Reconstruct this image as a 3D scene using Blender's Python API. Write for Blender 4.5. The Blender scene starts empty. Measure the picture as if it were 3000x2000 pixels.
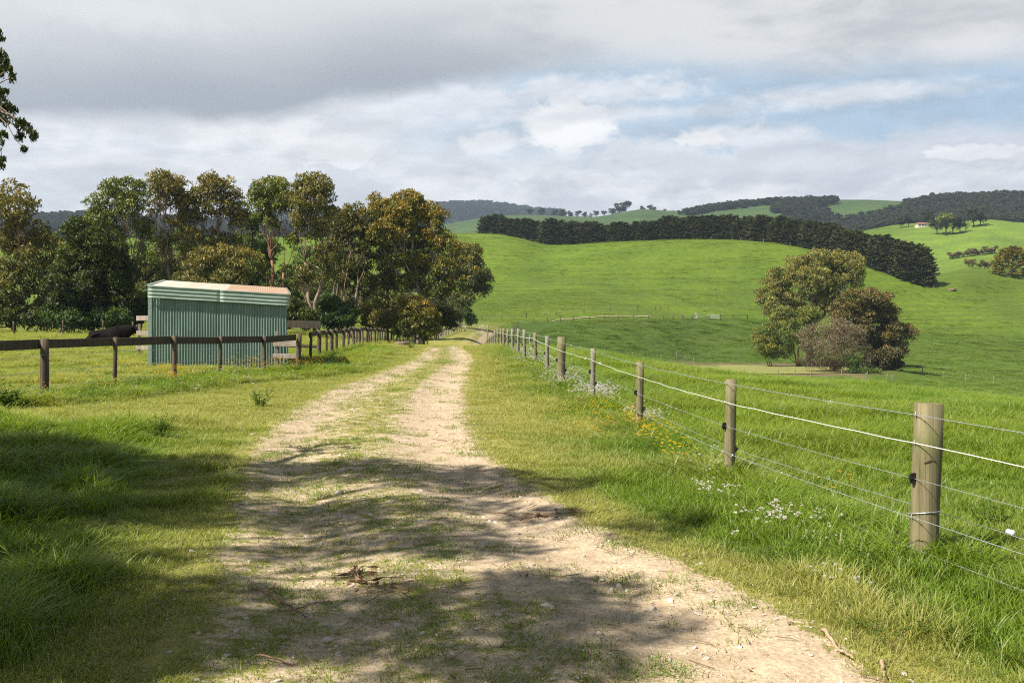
import bpy, math, random
import numpy as np
from mathutils import Vector

# ------------------------------------------------------------------ camera, sun, sky, exposure
S = bpy.context.scene
DENOISE = False
COL = S.collection
FPX = 2917.0            # focal length in photo pixels (35 mm lens on a 36 mm sensor, 3000 px wide)
HZ = 937.0              # photo row of the horizon
EYE = 1.7
cam_d = bpy.data.cameras.new('camera')
cam = bpy.data.objects.new('camera', cam_d)
COL.objects.link(cam)
cam.location = (0, 0, EYE)
cam.rotation_euler = (math.radians(90), 0, 0)
cam_d.sensor_width = 36.0
cam_d.lens = 35.0
cam_d.shift_y = -(1000 - HZ) / 3000.0
cam_d.clip_start = 0.05
cam_d.clip_end = 20000
S.camera = cam

SUN_EL = math.radians(48)
SUN_DIR = Vector((-0.84 * math.cos(SUN_EL), -0.54 * math.cos(SUN_EL), math.sin(SUN_EL))).normalized()
sun_d = bpy.data.lights.new('sun', 'SUN')
sun_d.energy = 5.0
sun_d.angle = math.radians(0.6)
sun_d.color = (1.0, 0.93, 0.82)
sun = bpy.data.objects.new('sun', sun_d)
COL.objects.link(sun)
sun.rotation_euler = SUN_DIR.to_track_quat('Z', 'Y').to_euler()

S.view_settings.view_transform = 'Standard'
S.view_settings.look = 'None'
S.view_settings.exposure = 0.9
S.view_settings.gamma = 1.0
S.render.engine = 'CYCLES'
S.cycles.max_bounces = 6
S.cycles.diffuse_bounces = 3
S.cycles.glossy_bounces = 2
S.cycles.transmission_bounces = 3
S.cycles.transparent_max_bounces = 6
S.cycles.volume_bounces = 0
S.cycles.use_denoising = DENOISE
S.cycles.pixel_filter_type = 'BLACKMAN_HARRIS'
S.cycles.filter_width = 1.15
S.cycles.caustics_reflective = False
S.cycles.caustics_refractive = False
S.cycles.use_adaptive_sampling = True
S.cycles.adaptive_threshold = 0.01


def lin(c):
    return tuple(((v / 255.0) / 12.92 if v / 255.0 <= 0.04045 else ((v / 255.0 + 0.055) / 1.055) ** 2.4) for v in c)


class G:
    """small helper to write node graphs"""
    def __init__(self, tree):
        self.t = tree
        self.n = tree.nodes
        self.l = tree.links
        self.n.clear()

    def node(self, kind, **kw):
        nd = self.n.new(kind)
        for k, v in kw.items():
            setattr(nd, k, v)
        return nd

    def put(self, sock, v):
        if v is None:
            return
        if hasattr(v, 'is_output') or isinstance(v, bpy.types.NodeSocket):
            self.l.new(v, sock)
        else:
            if isinstance(v, (tuple, list)) and len(v) == 3 and sock.type == 'RGBA':
                v = tuple(v) + (1.0,)
            sock.default_value = v

    def math(self, op, a, b=None, c=None, clamp=False):
        nd = self.node('ShaderNodeMath', operation=op, use_clamp=clamp)
        self.put(nd.inputs[0], a)
        if b is not None:
            self.put(nd.inputs[1], b)
        if c is not None:
            self.put(nd.inputs[2], c)
        return nd.outputs[0]

    def ramp01(self, v, lo, hi, smooth=True, a=0.0, b=1.0):
        nd = self.node('ShaderNodeMapRange', interpolation_type='SMOOTHSTEP' if smooth else 'LINEAR', clamp=True) if not smooth else self.node('ShaderNodeMapRange', interpolation_type='SMOOTHSTEP')
        self.put(nd.inputs['Value'], v)
        self.put(nd.inputs['From Min'], lo)
        self.put(nd.inputs['From Max'], hi)
        self.put(nd.inputs['To Min'], a)
        self.put(nd.inputs['To Max'], b)
        return nd.outputs['Result']

    def mix(self, f, a, b, mode='MIX'):
        nd = self.node('ShaderNodeMix', data_type='RGBA', blend_type=mode)
        self.put(nd.inputs[0], f)
        self.put(nd.inputs[6], a)
        self.put(nd.inputs[7], b)
        return nd.outputs[2]

    def noise(self, vec, scale, detail=4, rough=0.55, dist=0.0):
        nd = self.node('ShaderNodeTexNoise')
        if vec is not None:
            self.put(nd.inputs['Vector'], vec)
        nd.inputs['Scale'].default_value = scale
        nd.inputs['Detail'].default_value = detail
        nd.inputs['Roughness'].default_value = rough
        nd.inputs['Distortion'].default_value = dist
        return nd.outputs['Fac']

    def mapping(self, vec, scale=(1, 1, 1), rot=(0, 0, 0), loc=(0, 0, 0)):
        nd = self.node('ShaderNodeMapping')
        self.put(nd.inputs['Vector'], vec)
        nd.inputs['Scale'].default_value = scale
        nd.inputs['Rotation'].default_value = rot
        nd.inputs['Location'].default_value = loc
        return nd.outputs[0]

    def attr(self, name, kind='GEOMETRY'):
        nd = self.node('ShaderNodeAttribute', attribute_name=name, attribute_type=kind)
        return nd

    def bump(self, h, strength, dist, normal=None):
        nd = self.node('ShaderNodeBump')
        self.put(nd.inputs['Height'], h)
        nd.inputs['Strength'].default_value = strength
        nd.inputs['Distance'].default_value = dist
        if normal is not None:
            self.put(nd.inputs['Normal'], normal)
        return nd.outputs[0]


def sky_az_el(px, py):
    az = math.atan((px - 1500) / FPX)
    el = math.atan((HZ - py) / FPX * math.cos(az))
    return az, el


def build_world():
    w = bpy.data.worlds.new('World')
    S.world = w
    w.use_nodes = True
    g = G(w.node_tree)
    out = g.node('ShaderNodeOutputWorld')
    bg = g.node('ShaderNodeBackground')
    g.l.new(bg.outputs[0], out.inputs[0])
    sky = g.node('ShaderNodeTexSky', sky_type='NISHITA')
    sky.sun_disc = False
    sky.sun_elevation = SUN_EL
    sky.sun_rotation = math.atan2(SUN_DIR.x, SUN_DIR.y)
    sky.altitude = 100
    sky.air_density = 1.0
    sky.dust_density = 1.5
    tc = g.node('ShaderNodeTexCoord')
    d = tc.outputs['Generated']
    sp = g.node('ShaderNodeSeparateXYZ')
    g.l.new(d, sp.inputs[0])
    az = g.math('ARCTAN2', sp.outputs[0], sp.outputs[1])
    el = g.math('ARCSINE', sp.outputs[2])
    # clouds drift in (azimuth, elevation): stretched sideways as seen near a horizon
    cb = g.node('ShaderNodeCombineXYZ')
    g.l.new(az, cb.inputs[0])
    g.l.new(el, cb.inputs[1])
    P = cb.outputs[0]
    n_big = g.noise(g.mapping(P, (3.2, 9, 1), loc=(3.1, 1.7, 0)), 1.0, 5, 0.55, 0.4)
    n_mid = g.noise(g.mapping(P, (9, 24, 1), loc=(1.1, 5.2, 0)), 1.0, 8, 0.6, 0.45)
    n_fine = g.noise(g.mapping(P, (34, 62, 1), loc=(7.1, 2.2, 0)), 1.0, 9, 0.66, 0.35)
    nb = g.math('SUBTRACT', n_big, 0.5)
    nm = g.math('SUBTRACT', n_mid, 0.5)
    nf = g.math('SUBTRACT', n_fine, 0.5)
    # clear blue
    blue = g.mix(1.0, sky.outputs[0], (0.085, 0.085, 0.085), 'MULTIPLY')
    blue = g.mix(0.72, blue, g.mix(g.ramp01(az, -0.25, 0.5), lin((212, 225, 236)), lin((182, 206, 227))))
    col = blue
    # thin veil thickening to the horizon
    veil = g.ramp01(g.math('ADD', g.math('ADD', el, g.math('MULTIPLY', nm, 0.10)), g.math('MULTIPLY', nf, 0.03)), 0.185, 0.145)
    veilc = g.mix(g.ramp01(g.math('ADD', n_mid, g.math('MULTIPLY', nf, 0.5)), 0.36, 0.64), lin((213, 217, 224)), lin((244, 244, 244)))
    veilc = g.mix(g.math('MULTIPLY', g.ramp01(el, 0.085, 0.04), 0.7), veilc, lin((224, 227, 232)))
    col = g.mix(veil, col, veilc)
    # left half fully veiled
    lv = g.math('MULTIPLY', g.ramp01(g.math('ADD', az, g.math('MULTIPLY', nm, 0.3)), 0.0, -0.16), g.ramp01(el, 0.24, 0.2))
    col = g.mix(lv, col, g.mix(g.ramp01(n_mid, 0.38, 0.62), lin((214, 217, 222)), lin((241, 241, 241))))

    def blob(col, px, py, rx, ry, c, soft=0.5, wob=0.9, op=1.0, fine=0.5):
        a0, e0 = sky_az_el(px, py)
        ax, ey = rx / FPX, ry / FPX
        u = g.math('MULTIPLY', g.math('SUBTRACT', az, a0), 1.0 / ax)
        v = g.math('MULTIPLY', g.math('SUBTRACT', el, e0), 1.0 / ey)
        r = g.math('SQRT', g.math('ADD', g.math('MULTIPLY', u, u), g.math('MULTIPLY', v, v)))
        r = g.math('ADD', r, g.math('MULTIPLY', nm, wob * 1.6))
        r = g.math('ADD', r, g.math('MULTIPLY', nf, fine * 2.6))
        m = g.math('MULTIPLY', g.ramp01(r, 1.0, 1.0 - soft), op)
        m = g.math('MULTIPLY', m, g.ramp01(sp.outputs[1], 0.0, 0.2))
        return g.mix(m, col, c)
    W1, W2, W3 = lin((246, 246, 246)), lin((229, 231, 235)), lin((212, 217, 225))
    col = blob(col, 1300, 300, 420, 90, W2, 0.8, 0.6, 0.8)
    col = blob(col, 1640, 425, 210, 70, W3, 0.7, 0.6, 0.8, 0.4)
    col = blob(col, 1655, 372, 150, 92, lin((250, 250, 249)), 0.42, 0.55, 0.97, 0.45)
    col = blob(col, 1440, 420, 110, 60, W1, 0.6, 0.5, 0.8)
    col = blob(col, 1750, 262, 420, 60, W2, 0.9, 0.8, 0.85, 0.8)
    col = blob(col, 1800, 335, 520, 30, W2, 0.9, 0.6, 0.75)
    col = blob(col, 1950, 450, 420, 60, W2, 0.8, 0.9, 0.8, 1.0)
    col = blob(col, 2500, 275, 480, 44, W2, 0.9, 0.5, 0.9)
    col = blob(col, 2180, 405, 240, 48, W2, 0.7, 0.7, 0.95)
    col = blob(col, 2060, 412, 90, 20, W1, 0.4, 1.0, 0.9, 1.0)
    col = blob(col, 2560, 450, 620, 60, W3, 0.8, 0.7, 0.9)
    col = blob(col, 2200, 490, 700, 60, W2, 0.9, 0.9, 0.85)
    col = blob(col, 2860, 445, 150, 22, W1, 0.35, 1.1, 0.9, 1.1)
    col = blob(col, 1010, 455, 130, 40, lin((243, 243, 243)), 0.35, 1.0, 0.95, 1.1)
    col = blob(col, 700, 490, 220, 44, W1, 0.7, 1.0, 0.8, 0.8)
    col = blob(col, 2300, 520, 900, 30, W3, 0.9, 0.9, 0.6)
    # billows: each puff is brighter on its sunward side
    def relief(sx, sy, dx, dy, k, det):
        q0 = g.noise(g.mapping(P, (sx, sy, 1), loc=(2.3, 8.1, 0)), 1.0, det, 0.6, 0.15)
        q1 = g.noise(g.mapping(P, (sx, sy, 1), loc=(2.3 + dx * sx, 8.1 + dy * sy, 0)), 1.0, det, 0.6, 0.15)
        return g.math('MULTIPLY', g.math('SUBTRACT', q0, q1), k)
    rl = relief(9, 26, -0.012, 0.012, 0.75, 5)
    rl = g.math('MULTIPLY', rl, g.ramp01(el, 0.03, 0.09))
    rl = g.math('MINIMUM', g.math('MAXIMUM', rl, -0.075), 0.07)
    lift = g.math('ADD', 1.0, rl)
    cbl = g.node('ShaderNodeCombineXYZ')
    for i in range(3): g.l.new(lift, cbl.inputs[i])
    col = g.mix(1.0, col, cbl.outputs[0], 'MULTIPLY')
    # grey deck overhead; its lower edge is a curve over azimuth
    fc = g.node('ShaderNodeFloatCurve')
    g.put(fc.inputs['Value'], g.math('MULTIPLY_ADD', az, 0.5, 0.5))
    cu = fc.mapping.curves[0]
    pts = [(-3200, 700)] + [(-600, 350), (0, 345), (500, 352), (860, 342), (1000, 300), (1250, 268), (1500, 235), (1900, 205), (2150, 225), (2500, 232), (3000, 205), (3600, 170)]
    cu.points[0].location = (0.0, 0.12)
    cu.points[1].location = (1.0, 0.25)
    for px, py in pts[1:]:
        a, e = sky_az_el(px, py)
        cu.points.new(a * 0.5 + 0.5, e)
    fc.mapping.use_clip = False
    fc.mapping.update()
    edge = fc.outputs[0]
    dist = g.math('SUBTRACT', el, edge)
    dd = g.math('ADD', dist, g.math('MULTIPLY', nm, 0.035))
    deck = g.ramp01(dd, -0.008, g.ramp01(az, -0.1, 0.12, True, 0.014, 0.034))
    tone_l = g.mix(g.ramp01(g.math('ADD', dist, g.math('MULTIPLY', nb, 0.07)), 0.0, 0.115), lin((162, 168, 175)), lin((217, 219, 219)))
    tone_r = g.mix(g.ramp01(g.math('ADD', n_big, g.math('MULTIPLY', nm, 0.5)), 0.38, 0.62), lin((190, 193, 196)), lin((222, 223, 222)))
    tone = g.mix(g.ramp01(g.math('ADD', az, g.math('MULTIPLY', nb, 0.3)), -0.16, 0.2), tone_l, tone_r)
    a0, e0 = sky_az_el(300, 60)
    # added dark cover above the view, to cut skylight and deepen shade
    tone = g.mix(g.ramp01(el, 0.36, 0.62), tone, (0.08, 0.097, 0.125))
    col = g.mix(deck, col, tone)
    col = blob(col, 2850, 130, 210, 70, lin((228, 228, 229)), 0.9, 0.5, 0.8)
    col = blob(col, 2130, 150, 420, 40, lin((224, 224, 224)), 0.9, 0.5, 0.6)
    col = blob(col, 380, 40, 380, 70, lin((226, 228, 228)), 0.9, 0.4, 0.7)
    # below the horizon: dull green-grey
    col = g.mix(g.ramp01(el, 0.0, -0.02), col, (0.10, 0.12, 0.07))
    g.put(bg.inputs[0], col)
    bg.inputs[1].default_value = 0.615
    w.cycles.sampling_method = 'MANUAL'
    w.cycles.sample_map_resolution = 512


build_world()

# ------------------------------------------------------------------ numpy helpers
rng = np.random.default_rng(7)


def vnoise(x, y, seed=0):
    x = np.asarray(x, float); y = np.asarray(y, float)
    xi = np.floor(x).astype(np.int64); yi = np.floor(y).astype(np.int64)
    fx = x - xi; fy = y - yi
    fx = fx * fx * (3 - 2 * fx); fy = fy * fy * (3 - 2 * fy)

    def h(a, b):
        n = (a * 374761393 + b * 668265263 + seed * 1442695041) & 0x7fffffff
        n = ((n ^ (n >> 13)) * 1274126177) & 0x7fffffff
        return ((n ^ (n >> 16)) & 0xffff) / 65535.0
    return (h(xi, yi) * (1 - fx) + h(xi + 1, yi) * fx) * (1 - fy) + (h(xi, yi + 1) * (1 - fx) + h(xi + 1, yi + 1) * fx) * fy - 0.5


def fbm(x, y, o=4, seed=0):
    s = 0; a = 1.0
    for i in range(o):
        s = s + a * vnoise(x * 2 ** i, y * 2 ** i, seed + i)
        a *= 0.5
    return s


def sstep(a, b, x):
    t = np.clip((np.asarray(x, float) - a) / (b - a), 0, 1)
    return t * t * (3 - 2 * t)


def pchip(xk, yk, x):
    xk = np.asarray(xk, float); yk = np.asarray(yk, float); x = np.asarray(x, float)
    h = np.diff(xk); dl = np.diff(yk) / h
    m = np.zeros(len(xk))
    m[0], m[-1] = dl[0], dl[-1]
    for i in range(1, len(xk) - 1):
        if dl[i - 1] * dl[i] > 0:
            w1 = 2 * h[i] + h[i - 1]; w2 = h[i] + 2 * h[i - 1]
            m[i] = (w1 + w2) / (w1 / dl[i - 1] + w2 / dl[i])
    k = np.clip(np.searchsorted(xk, x) - 1, 0, len(xk) - 2)
    t = np.clip((x - xk[k]) / h[k], 0, 1)
    return ((1 + 2 * t) * (1 - t) ** 2 * yk[k] + t * (1 - t) ** 2 * h[k] * m[k] + t * t * (3 - 2 * t) * yk[k + 1] + t * t * (t - 1) * h[k] * m[k + 1])


# ------------------------------------------------------------------ terrain
# heights were surveyed along bearings (given as photo columns); each stage is a line across the valley: distance and height
def zs(Y, py):
    return EYE + (HZ - py) / FPX * Y


STG = [
    dict(Y=[(0, 1)], z=[(0, 0)]),
    dict(Y=[(0, 14)], z=[(-600, .16), (0, .12), (700, .02), (1500, 0), (3000, -.04)]),
    dict(Y=[(-600, 24), (800, 26), (1350, 40), (1500, 36), (1700, 34), (2100, 27), (2560, 22), (3000, 20)],
         z=[(-600, .2), (0, .18), (600, .14), (800, .1), (1130, .08), (1350, .05), (1450, .12), (1520, .24), (1640, .2), (1750, .05), (2100, -.1), (2560, -.16), (3000, -.2)]),
    dict(Y=[(-600, 34), (800, 40), (1130, 55), (1350, 62), (1500, 60), (1700, 52), (1850, 48), (2100, 38), (2560, 32), (3000, 28), (4500, 28)],
         z=[(-600, .35), (440, .35), (800, .2), (1130, .12), (1350, .02), (1500, .06), (1700, -.08), (1850, -.28), (2100, -.42), (2560, -.55), (3000, -.66)]),
    dict(Y=[(0, 75), (1130, 90), (1350, 85), (1700, 85), (2100, 80), (2500, 75), (3000, 70)],
         z=[(0, .75), (800, .6), (1130, -.3), (1350, -.68), (1500, -1.1), (1700, -2.3), (2100, -3.7), (2500, -4.8), (3000, -5.2)]),
    dict(Y=[(0, 110), (1130, 113), (1350, 108), (1500, 128), (1700, 145), (2100, 142), (3000, 145)],
         z=[(0, 1.0), (800, .6), (1130, -.9), (1350, -1.0), (1500, -2.7), (1700, -4.3), (1950, -5.7), (2050, -6.3), (2420, -6.3), (2500, -7.0), (2763, -8.0), (3000, -9.0)]),
    dict(Y=[(0, 150), (1130, 138), (1350, 134), (1500, 160), (1700, 166), (2050, 180), (2400, 180), (2500, 178), (2750, 172), (3000, 172)],
         z=[(0, 1.6), (800, 1.2), (1130, -.2), (1350, .05), (1430, -.2), (1500, -1.5), (1700, -3.9), (1950, -5.3), (2050, -6.3), (2400, -6.3), (2500, -6.8), (2750, -7.6), (3000, -8.7)]),
    dict(Y=[(0, 195), (1350, 195), (1564, 200), (1700, 205), (1900, 218), (2100, 235), (2500, 245), (3000, 250)],
         py=[(0, 915), (800, 915), (1130, 930), (1350, 942), (1430, 946), (1564, 950), (1700, 945), (1900, 936), (2100, 929), (2250, 934), (2400, 950), (2580, 966), (3000, 985)]),
    dict(Y=[(0, 285)], py=[(0, 820), (1130, 832), (1350, 838), (1700, 833), (2100, 830), (2300, 838), (2500, 870), (2740, 884), (3000, 890)]),
    dict(Y=[(0, 400), (1350, 400), (1632, 390), (1841, 380), (2100, 370), (2300, 345), (2500, 320), (2740, 300), (3000, 335)],
         py=[(0, 700), (800, 700), (1340, 690), (1440, 693), (1520, 704), (1618, 721), (1700, 717), (1841, 711), (1960, 705), (2064, 703), (2149, 704), (2220, 708), (2325, 722), (2387, 734), (2521, 773), (2602, 799), (2736, 834), (2850, 815), (3000, 805)]),
    dict(Y=[(0, 500), (2300, 480), (2740, 470)], py=[(0, 745), (1350, 745), (2100, 770), (2300, 780), (2500, 815), (2740, 800), (2850, 775), (3000, 768), (4500, 760)]),
    dict(Y=[(0, 680)], py=[(0, 712), (600, 705), (1350, 730), (2300, 720), (2480, 688), (2569, 671), (2640, 660), (2700, 654), (2800, 648), (2889, 643), (3000, 652), (3500, 665)]),
    dict(Y=[(0, 900)], py=[(0, 725), (1350, 745), (2300, 720), (2500, 700), (2700, 672), (3000, 672), (3500, 690)]),
    dict(Y=[(0, 1350), (2000, 1300), (3000, 1150)],
         py=[(-300, 660), (0, 652), (200, 645), (500, 655), (700, 674), (1000, 674), (1300, 662), (1400, 645), (1500, 634), (1578, 633), (1730, 636), (1800, 628), (1886, 616), (1975, 620), (2050, 619), (2150, 607), (2282, 597), (2459, 593), (2578, 592), (2712, 594), (2850, 590), (3000, 585), (4500, 600)]),
    dict(Y=[(0, 1900)], py=[(0, 700)]),
    dict(Y=[(0, 3200)], py=[(0, 640), (400, 652), (640, 664), (760, 655), (900, 650), (1200, 640), (1310, 626), (1350, 622), (1420, 623), (1540, 634), (1700, 645), (3000, 645)]),
    dict(Y=[(0, 4600)], py=[(0, 720)]),
]
PXT = np.linspace(-1800, 4800, 661)
LYT = np.linspace(0, math.log(6000), 900)


def cinterp(ks, x):
    if len(ks) == 1:
        return np.full_like(x, ks[0][1], dtype=float)
    xk = np.array([k[0] for k in ks], float); yk = np.array([k[1] for k in ks], float)
    return pchip(xk, yk, np.clip(x, xk[0], xk[-1]))


def build_table():
    Yk = []; Zk = []
    for s in STG:
        Y = cinterp(s['Y'], PXT)
        z = cinterp(s['z'], PXT) if 'z' in s else zs(Y, cinterp(s['py'], PXT))
        Yk.append(Y); Zk.append(z)
    Yk = np.array(Yk); Zk = np.array(Zk)
    T = np.zeros((len(PXT), len(LYT)))
    for i in range(len(PXT)):
        T[i] = pchip(np.log(Yk[:, i]), Zk[:, i], LYT)
    return T


TAB = build_table()

# the dirt track: centre line and half width against distance
RC_Y = [-6, 0, 3, 4.66, 5.84, 6.88, 8.35, 11, 12.4, 15.3, 18, 23.6, 28.3, 38, 47, 59.7, 80, 100, 120, 135, 150, 165, 185, 205]
RC_X = [1.9, 1.05, .45, .10, -.13, -.47, -.86, -1.5, -1.82, -2.17, -2.38, -2.63, -2.7, -2.72, -3.15, -4.0, -4.55, -4.75, -4.55, -4.3, -3.3, -1.1, 3.6, 10.5]
RW_X = [1.6, 1.6, 1.6, 1.6, 1.62, 1.6, 1.45, 1.43, 1.43, 1.5, 1.53, 1.53, 1.42, 1.22, 1.15, 1.0, 1.0, 1.15, 1.05, 1.0, 1.0, 1.0, 1.0, 1.0]


def road_c(y):
    return pchip(RC_Y, RC_X, np.clip(y, -6, 205))


def road_w(y):
    return pchip(RC_Y, RW_X, np.clip(y, -6, 205))


def hgt(x, y, fine=True):
    """terrain height"""
    x = np.asarray(x, float); y = np.asarray(y, float)
    yy = np.maximum(y, 1.0)
    px = np.clip(1500 + FPX * x / yy, PXT[0], PXT[-1] - 1e-3)
    u = (px - PXT[0]) / (PXT[1] - PXT[0]); i = np.clip(u.astype(int), 0, len(PXT) - 2); fu = u - i
    v = np.clip(np.log(yy), 0, LYT[-1] - 1e-6) / (LYT[1] - LYT[0]); j = np.clip(v.astype(int), 0, len(LYT) - 2); fv = v - j
    z = (TAB[i, j] * (1 - fu) + TAB[i + 1, j] * fu) * (1 - fv) + (TAB[i, j + 1] * (1 - fu) + TAB[i + 1, j + 1] * fu) * fv
    t = (x - road_c(y)) / road_w(y)
    nr = sstep(-8, -2, y) * sstep(75, 55, y)
    on = sstep(1.6, .8, np.abs(t)) * nr
    z = z - 0.05 * nr * np.exp(-((np.abs(t) - .6) / .28) ** 2) + 0.015 * on
    if fine:
        far = sstep(60, 300, y)
        z = z + fbm(x / 3.1, y / 3.1, 3, 3) * .07 * (1 - on * .7) * (1 - far)
        z = z + fbm(x / 38, y / 38, 3, 9) * 1.1 * far + fbm(x / 260, y / 260, 3, 12) * 8 * sstep(700, 1500, y)
        pond = sstep(26, 19, np.hypot((x - 38) * .85, (y - 163)))
        z = z * (1 - pond) + pond * (-6.4)
    return z


def hz1(x, y):
    return float(hgt(np.array([x]), np.array([y]))[0])


def P(px, py, Y):
    """a photo position at a surveyed distance, as a point in the world"""
    return Vector(((px - 1500) / FPX * Y, Y, EYE + (HZ - py) / FPX * Y))


# ------------------------------------------------------------------ object helpers
def tag(o, label=None, cat=None, group=None, kind=None):
    if label: o['label'] = label
    if cat: o['category'] = cat
    if group: o['group'] = group
    if kind: o['kind'] = kind
    return o


def empty(name, loc, label=None, cat=None, group=None):
    o = bpy.data.objects.new(name, None)
    o.empty_display_size = .3
    COL.objects.link(o); o.location = loc
    return tag(o, label, cat, group)


def np_mesh(name, V, faces, mat=None, smooth=False, attrs=None):
    me = bpy.data.meshes.new(name)
    V = np.asarray(V, np.float32)
    me.vertices.add(len(V)); me.vertices.foreach_set('co', V.ravel())
    fl = [np.asarray(f, np.int32) for f in faces if len(f)]
    tot = np.concatenate([np.full(len(f), f.shape[1], np.int32) for f in fl])
    idx = np.concatenate([f.ravel() for f in fl])
    start = np.concatenate([[0], np.cumsum(tot)[:-1]]).astype(np.int32)
    me.loops.add(len(idx)); me.loops.foreach_set('vertex_index', idx)
    me.polygons.add(len(tot)); me.polygons.foreach_set('loop_start', start)
    me.update(calc_edges=True)
    me.polygons.foreach_set('use_smooth', np.full(len(tot), smooth))
    for k, a in (attrs or {}).items():
        a = np.asarray(a, np.float32)
        if a.ndim == 1:
            at = me.attributes.new(k, 'FLOAT', 'POINT'); at.data.foreach_set('value', a)
        else:
            if a.shape[1] == 3:
                a = np.concatenate([a, np.ones((len(a), 1), np.float32)], 1)
            at = me.attributes.new(k, 'FLOAT_COLOR', 'POINT'); at.data.foreach_set('color', a.ravel())
    if mat: me.materials.append(mat)
    return me


def obj(name, me, parent=None, loc=None):
    o = bpy.data.objects.new(name, me)
    COL.objects.link(o)
    if parent: o.parent = parent
    if loc is not None: o.location = loc
    return o


class Acc:
    """collects boxes, tubes and cards and links them as ONE mesh"""
    def __init__(self):
        self.v = []; self.f = {3: [], 4: []}; self.n = 0; self.c = []

    def add(self, V, F, col=None):
        V = np.asarray(V, float)
        for k in F:
            if len(F[k]): self.f[k].append(np.asarray(F[k], int) + self.n)
        self.v.append(V); self.n += len(V)
        self.c.append(np.zeros((len(V), 3)) + (col if col is not None else (.5, .5, .5)))

    def box(self, c, s, rz=0, rot=None, jit=0, col=None):
        V = np.array([[x, y, z] for x in (-.5, .5) for y in (-.5, .5) for z in (-.5, .5)], float) * np.array(s)
        if jit: V = V + rng.normal(0, jit, V.shape)
        if rot is not None:
            V = V @ np.array(rot).T
        elif rz:
            a = math.cos(rz); b = math.sin(rz)
            V = V @ np.array([[a, b, 0], [-b, a, 0], [0, 0, 1]])
        self.add(V + np.array(c), {4: [[0, 1, 3, 2], [4, 6, 7, 5], [0, 4, 5, 1], [2, 3, 7, 6], [0, 2, 6, 4], [1, 5, 7, 3]]}, col)

    def beam(self, a, b, w, h, up=(0, 0, 1), col=None, jit=0):
        """rectangular bar from a to b; w across, h along up"""
        a = np.array(a, float); b = np.array(b, float); d = b - a; L = np.linalg.norm(d); d /= L
        s = np.cross(d, up); s /= np.linalg.norm(s); u = np.cross(s, d)
        self.box((a + b) / 2, (L, w, h), rot=np.array([d, s, u]).T, col=col, jit=jit)

    def tube(self, pts, rad, n=8, cap=True, col=None):
        pts = np.asarray(pts, float); m = len(pts)
        rad = np.zeros(m) + rad
        t = np.gradient(pts, axis=0); t /= np.linalg.norm(t, axis=1)[:, None] + 1e-9
        ref = np.array([0.0, 0, 1]) if abs(t[0][2]) < .9 else np.array([1.0, 0, 0])
        V = []
        a = np.cross(t[0], ref); a /= np.linalg.norm(a)
        th = np.arange(n) / n * 2 * math.pi
        for i in range(m):
            a = a - t[i] * np.dot(a, t[i]); a /= np.linalg.norm(a) + 1e-9
            b = np.cross(t[i], a)
            V.append(pts[i] + rad[i] * (np.cos(th)[:, None] * a + np.sin(th)[:, None] * b))
        V = np.concatenate(V)
        q = []
        for i in range(m - 1):
            for j in range(n):
                q.append([i * n + j, i * n + (j + 1) % n, (i + 1) * n + (j + 1) % n, (i + 1) * n + j])
        tr = []
        if cap:
            V = np.concatenate([V, [pts[0]], [pts[-1]]])
            for j in range(n):
                tr.append([m * n, (j + 1) % n, j]); tr.append([m * n + 1, (m - 1) * n + j, (m - 1) * n + (j + 1) % n])
        self.add(V, {4: q, 3: tr}, col)

    def quads(self, V, col):
        n = len(V) // 4
        self.add(V, {4: np.arange(n * 4).reshape(n, 4)}, col)

    def mesh(self, name, mat, smooth=False):
        return np_mesh(name, np.concatenate(self.v), [np.concatenate(self.f[k]) for k in (3, 4) if self.f[k]], mat, smooth, {'tint': np.concatenate(self.c)})

    def build(self, name, mat, parent=None, smooth=False, bevel=0):
        o = obj(name, self.mesh(name, mat, smooth), parent)
        if bevel:
            m = o.modifiers.new('bevel', 'BEVEL'); m.width = bevel; m.segments = 2; m.limit_method = 'ANGLE'
        return o


def new_mat(name):
    m = bpy.data.materials.new(name); m.use_nodes = True
    return m, G(m.node_tree)


def finish(g, base, rough=0.8, normal=None, spec=0.3, metal=0.0, trans=None, transc=None):
    out = g.node('ShaderNodeOutputMaterial')
    b = g.node('ShaderNodeBsdfPrincipled')
    g.put(b.inputs['Base Color'], base)
    g.put(b.inputs['Roughness'], rough)
    g.put(b.inputs['Specular IOR Level'], spec)
    g.put(b.inputs['Metallic'], metal)
    if normal is not None: g.put(b.inputs['Normal'], normal)
    if trans is not None:
        t = g.node('ShaderNodeBsdfTranslucent'); g.put(t.inputs[0], transc if transc is not None else base)
        mx = g.node('ShaderNodeMixShader'); g.put(mx.inputs[0], trans)
        g.l.new(b.outputs[0], mx.inputs[1]); g.l.new(t.outputs[0], mx.inputs[2])
        g.l.new(mx.outputs[0], out.inputs[0])
    else:
        g.l.new(b.outputs[0], out.inputs[0])
    return b


# ------------------------------------------------------------------ regions of the land
FX_Y = [-6, 2, 7.1, 10.5, 15.2, 20.7, 24, 27.5, 32.5, 34.5, 39, 46, 52, 56, 60, 64, 68, 72, 76, 80, 84]
FX_X = [5.2, 4.0, 2.93, 2.29, 1.94, 1.67, 1.18, .97, .76, .43, .23, .015, -.25, -.46, -.66, -.92, -1.17, -1.4, -1.64, -1.86, -2.1]


def fence_x(y):
    return np.interp(y, FX_Y, FX_X)


FL_Y = [14, 20, 25, 31, 41, 50, 72, 88]
FL_X = [-10.6, -9.4, -8.5, -6.9, -8.0, -8.4, -10, -11]


def left_lush(x, y):
    fl = np.interp(y, FL_Y, FL_X)
    return np.exp(-((x - fl - .8) / np.interp(y, [18, 28, 36, 60], [.9, 1.5, 1.9, 1.6])) ** 2) * sstep(17, 19, y) * sstep(75, 50, y)


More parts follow.
